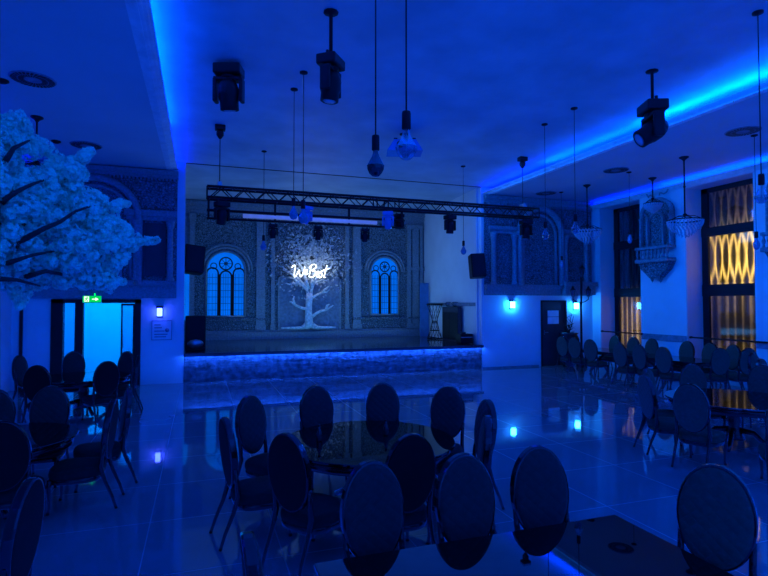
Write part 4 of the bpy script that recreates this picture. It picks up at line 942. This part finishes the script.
for a in (
    (.21, 4.62, 1, .18, 'chair in profile at the left of the middle table', G1),
    (.49, 5.63, .75, -.85, 'chair at the back left of the middle table, behind the profile chair', G1),
    (1.27, 6.05, .1, -1, 'chair behind the middle table, left of the two facing the camera', G1),
    (2.07, 6.02, -.25, -1, 'chair behind the middle table, right of the two facing the camera', G1),
    (2.68, 5.49, -.75, -.8, 'chair at the back right corner of the middle table', G1),
    (2.68, 4.62, -1, .1, 'chair nearly edge-on at the right of the middle table, partly hidden', G1),
    (2.30, 3.97, -1, .45, 'chair edge-on at the right of the middle table, nearer the camera', G1),
    (.61, 3.91, .75, .55, 'dark chair with its back to the camera at the left front of the middle table', G1),
    (1.46, 3.60, -.05, 1, 'dark chair with its back to the camera at the front of the middle table', G1),
    (.98, 3.06, .12, -1, 'quilted chair facing the camera, leftmost behind the foreground table', G2),
    (1.57, 3.01, .02, -1, 'quilted chair facing the camera, second from left behind the foreground table', G2),
    (2.12, 3.01, -.1, -1, 'quilted chair facing the camera, rightmost behind the foreground table', G2),
    (2.86, 2.32, -1, -.55, 'greyish quilted chair at the right end of the foreground table', G2),
    (.2, 2.26, 1, .0, 'chair seen edge-on at the bottom left end of the foreground table', G2),
    # right side
    (5.48, 4.76, .95, .35, 'oval-back chair seen from behind at the left front of the gold-reflecting table', G3),
    (5.6, 5.55, 1, -.35, 'pale chair in profile at the far left of the gold-reflecting table', G3),
    (6.2, 6.1, .45, -1, 'dark chair half hidden behind the pale profile chair', G3),
    (7.25, 6.26, -.4, -1, 'dark chair behind the back of the gold-reflecting table', G3),
    (8.22, 5.84, -.9, -.45, 'large dark chair at the right edge behind the gold-reflecting table', G3),
    (5.68, 3.78, .75, .65, 'chair cut off by the right edge, nearest on the right side', G3),
    (9.55, 10.22, 1, .1, 'chair from behind at the wall-side long table, left of three', G3),
    (9.62, 9.7, 1, 0, 'chair from behind at the wall-side long table, middle of three', G3),
    (9.56, 8.97, 1, .1, 'chair from behind at the wall-side long table, right of three', G3),
    (11.62, 12.6, -1, -.1, 'chair against the lower gold pane of the far narrow window, left one', G3),
    (11.62, 11.9, -1, -.1, 'chair against the right jamb of the far narrow window', G3),
    (11.62, 11.25, -1, -.1, 'chair under the carved balcony, its back to the wall', G3),
    (11.62, 10.15, -1, -.1, 'pale chair by the wall at the start of the long handrail', G3),
    (11.62, 9.5, -1, -.1, 'pale chair below the left part of the near window', G3),
    (11.62, 8.93, -1, 0, 'pale chair below the middle of the near window', G3),
    (10.42, 8.30, .35, .95, 'dark chair at the near end of the wall-side long table, left one', G3),
    (11.06, 8.16, .3, .95, 'dark chair at the near end of the wall-side long table, right one', G3),
    (10.04, 7.32, .2, -1, 'narrow dark chair behind the table at the right edge, farther one', G3),
    (9.09, 6.49, .2, -1, 'dark chair behind the table at the right edge, nearer one', G3),
    (9.88, 12.8, 1, .25, 'chair in front of the dark door, leftmost of three', G3),
    (9.84, 12.22, 1, .3, 'chair in front of the potted plant, middle of three', G3),
    (9.74, 11.47, 1, .3, 'chair right of the potted plant, rightmost of three', G3),
    # left side
    (-2.36, 12.01, .3, -1, 'dark chair in front of the left door post, facing the camera', G4),
    (-1.43, 9.75, -.55, 1, 'chair before the bright doorway with its legs showing below', G4),
    (-1.35, 11.6, -.6, -.7, 'chair in the bright doorway, half hidden behind another', G4),
    (-1.05, 10.62, -1, -.05, 'chair seen edge-on at the right of the bright doorway', G4),
    (-3.11, 11.37, 1, -.3, 'pale blue lit chair by the thin dark pole at far left', G4),
    (-2.35, 9.45, .2, 1, 'black chair left of the lobby doorway, behind a larger chair', G4),
    (-1.6, 7.01, -.05, -1, 'large dark chair in the left group, facing the camera behind its table', G4),
    (-2.12, 6.93, .1, -1, 'dark chair at the left edge behind the blossom-side table', G4),
    (-1.50, 5.08, -.05, 1, 'dark chair at the left edge with its back to the camera, upper of two', G4),
    (-.86, 3.35, -1, .1, 'nearest dark chair at the bottom left corner with a lit chrome rim', G4),
    (-.80, 5.85, -1, .05, 'chair in profile at the right of the left table, nearer one', G4),
    (-.74, 6.55, -1, -.2, 'chair in profile at the right of the left table, farther one', G4),
): chair(*a)
# ------------------------------------------------------------------ small things on the middle table
for x, y, lab in ((1.08, 4.98, 'small dark bottle on the middle table, left one'), (1.75, 4.98, 'small dark bottle on the middle table, right one')):
    b = tag(MB().lathe([(0, 0), (.026, 0), (.028, .01), (.028, .07), (.016, .1), (.011, .115), (.011, .14), (0, .14)], (0, 0, 0), 12).build('bottle', M['blackgloss'], None, (x, y, .65)), lab, 'bottle', 'small bottles on the middle table')
    MB().lathe([(.013, .14), (.013, .155), (0, .157)], (0, 0, 0), 10).build('cap', M['chrome'], b)

# ------------------------------------------------------------------ blossom tree
bt = thing('blossom_tree', 'artificial tree covered in white blossoms leaning in from the left', 'tree', (-2.62, 5.3, 0))
TB = Vector((-2.62, 5.3, 0))
def W(u, v, y): return onY(u, v, y)-TB
MB().tube([(0, 0, 0), (.03, 0, .6), (-.02, .05, 1.2), (.05, .05, 1.8), (.12, .1, 2.3)], [.17, .13, .12, .11, .09], 12).build('trunk', M['bark'], bt)
MB().lathe([(.36, 0), (.38, .05), (.34, .32), (.3, .34), (0, .34)], (0, 0, 0), 20).build('planter', M['blackgloss'], bt)
fork = Vector((.12, .1, 2.2))
brs = [[(-20, 276, 5.0), (0, 279, 4.9), (17, 280, 4.95), (40, 286, 5.6)], [(-15, 262, 5.4), (10, 246, 5.4), (30, 236, 5.0), (45, 228, 4.95), (60, 222, 4.98), (76, 211, 5.1), (100, 203, 5.8)], [(-20, 268, 5.3), (5, 264, 5.3), (14, 261, 4.9), (33, 255, 4.95), (60, 250, 5.6)],
       [(-25, 222, 5.4), (0, 204, 5.3), (7, 198, 4.9), (20, 190, 4.9), (33, 184, 5.0), (50, 178, 5.7)], [(-30, 215, 5.6), (0, 170, 5.4), (8, 157, 4.95), (14, 148, 4.95), (22, 144, 5.0), (30, 140, 5.6)], [(-10, 284, 5.5), (25, 277, 5.5), (35, 274, 5.2), (46, 271, 5.2), (70, 276, 5.7), (115, 284, 5.8)], [(80, 222, 5.85), (110, 236, 5.8), (150, 241, 5.76)], [(15, 236, 5.5), (50, 190, 5.7), (86, 156, 5.8)]]
for i, b in enumerate(brs):
    pts = [W(*p) for p in b]
    if i < 6: pts = [fork+Vector((0, 0, -.1*i+.2))]+pts
    n = len(pts); MB().tube(pts, [.036-.028*k/(n-1) for k in range(n)], 7).build('branch', M['bark'], bt)
poly = [(-110, 120), (-60, 90), (-20, 100), (0, 115), (17, 111), (31, 113), (34, 123), (30, 132), (50, 142), (63, 157), (73, 157), (86, 148), (92, 153), (83, 165), (90, 178), (82, 183), (95, 190), (111, 199), (126, 205), (118, 216), (132, 228), (133, 238), (157, 242), (131, 252), (128, 262), (118, 270), (122, 283), (111, 291), (92, 288), (76, 291), (50, 287), (34, 291), (19, 308), (11, 295), (0, 288), (-40, 300), (-110, 290)]
def inside(u, v):
    c = False; n = len(poly)
    for a in range(n):
        (x1, y1), (x2, y2) = poly[a], poly[a-1]
        if (y1 > v) != (y2 > v) and u < (x2-x1)*(v-y1)/(y2-y1)+x1: c = not c
    return c
def edge_d(u, v):
    best = 1e9; n = len(poly)
    for a in range(n):
        (x1, y1), (x2, y2) = poly[a], poly[a-1]; dx_, dy_ = x2-x1, y2-y1
        t = max(0, min(1, ((u-x1)*dx_+(v-y1)*dy_)/(dx_*dx_+dy_*dy_))); best = min(best, math.hypot(u-x1-t*dx_, v-y1-t*dy_))
    return best
rnd = random.Random(3); clumps = []
while len(clumps) < 900:
    u, v = rnd.uniform(-105, 158), rnd.uniform(92, 308)
    if u < -12 and rnd.random() < .5: continue
    if not inside(u, v): continue
    e = edge_d(u, v)
    if math.hypot(u-26, v-163) < 11 or math.hypot(u-44, v-160) < 10: continue
    r = rnd.uniform(5.0, 8.5); r = min(r, max(3.2, e*1.05))
    if e < r*.72: continue
    bulge = .55*(1-math.exp(-e/22))
    y = 5.75-.55*max(0, (40-u))/80-rnd.uniform(-.35, 1)*bulge
    clumps.append((u, v, y, r))
clumps += [(137, 239, 5.75, 5.5), (143, 241, 5.75, 4.6), (148, 241, 5.75, 4), (153, 241, 5.75, 3.4), (157, 240, 5.75, 2.6), (88, 153, 5.8, 4.5), (91, 151, 5.8, 3.5), (84, 158, 5.8, 5), (121, 203, 5.8, 4.5), (126, 204, 5.8, 3.4), (22, 300, 5.4, 5), (20, 306, 5.4, 3.5), (118, 281, 5.8, 4), (123, 282, 5.8, 3), (109, 289, 5.8, 4)]
mb = MB()
for (u, v, y, rp) in clumps:
    c = W(u, v, y); R_ = rp/F*(c+TB-O).length*.95
    n = int(16+rp*3.6)
    for i in range(n):
        d_ = Vector((rnd.gauss(0, 1), rnd.gauss(0, 1), rnd.gauss(0, 1))).normalized()
        p = c+d_*R_*rnd.uniform(.72, 1.0)
        nrm = (d_+Vector((rnd.uniform(-.35, .35), rnd.uniform(-.35, .35), rnd.uniform(-.35, .35)))).normalized()
        a = nrm.orthogonal().normalized(); b = nrm.cross(a); s = rnd.uniform(.018, .028); ph = rnd.uniform(0, 6)
        for k in range(5):
            th = 2*PI*k/5+ph; e1 = a*math.cos(th)+b*math.sin(th); e2 = b*math.cos(th)-a*math.sin(th)
            mb.add([p, p+e1*s*.6+e2*s*.42+nrm*s*.22, p+e1*s+nrm*s*.3, p+e1*s*.6-e2*s*.42+nrm*s*.22], [(0, 1, 2, 3)])
bl = mb.build('blossoms', M['blossom'], bt); bl['kind'] = 'stuff'

# ------------------------------------------------------------------ unseen fill lamps added to brighten hall, stage and tree
def point(name, loc, col, e, r=.1):
    l = bpy.data.lights.new(name, 'POINT'); l.color = col; l.energy = e; l.shadow_soft_size = r
    o = bpy.data.objects.new(name, l); C.objects.link(o); o.location = loc; return o
HB = (.0, .085, 1.0)
sl_ = bpy.data.lights.new('tree_fill_spot', 'SPOT'); sl_.energy = 270; sl_.color = (.0, .19, 1.0); sl_.spot_size = math.radians(44); sl_.spot_blend = .6; sl_.shadow_soft_size = .12  # added spot that lifts the blossoms, no fitting modelled
so_ = bpy.data.objects.new('tree_fill_spot', sl_); C.objects.link(so_); so_.location = (.6, .6, 5.0)
so_.rotation_euler = (Vector((-1.55, 5.4, 2.9))-Vector((.6, .6, 5.0))).to_track_quat('-Z', 'Y').to_euler()
area('stage_fill', (3.8, 14.7, 5.3), (math.radians(42), 0, 0), 6.5, .4, (.03, .26, 1.0), 26, math.radians(110))  # added stage fill, with a side one and an upward one below
area('stage_side_fill', (1.5, 16.5, 5.0), (0, math.radians(-62), 0), .5, 2.5, (.16, .44, 1.0), 15, math.radians(90))
area('stage_fill_up', (4.2, 16.6, .76), (PI, 0, 0), 6.0, 3.5, (.09, .42, 1.0), 72)
area('fill_down', (4.0, 5.5, 5.40), (0, 0, 0), 8.2, 15, HB, 330)  # added ambient fill for the hall: down, up and from behind the camera
area('fill_up', (4.0, 5.5, .02), (PI, 0, 0), 15.5, 16, (.0, .06, 1.0), 560)
area('fill_front', (4.0, -2.8, 2.6), (PI/2, 0, 0), 14, 4.5, (.0, .10, 1.0), 240)
area('wall_fill_right', (6.5, 8.0, 5.1), (0, math.radians(-70), 0), .4, 11, (.0, .15, 1.0), 130, math.radians(100))  # added fill aimed at the window wall
point('neon_glow', (3.5, YS-.72, 3.25), (.65, .85, 1.0), 6, .1)
point('neon_glow', (4.3, YS-.72, 3.25), (.65, .85, 1.0), 6, .1)
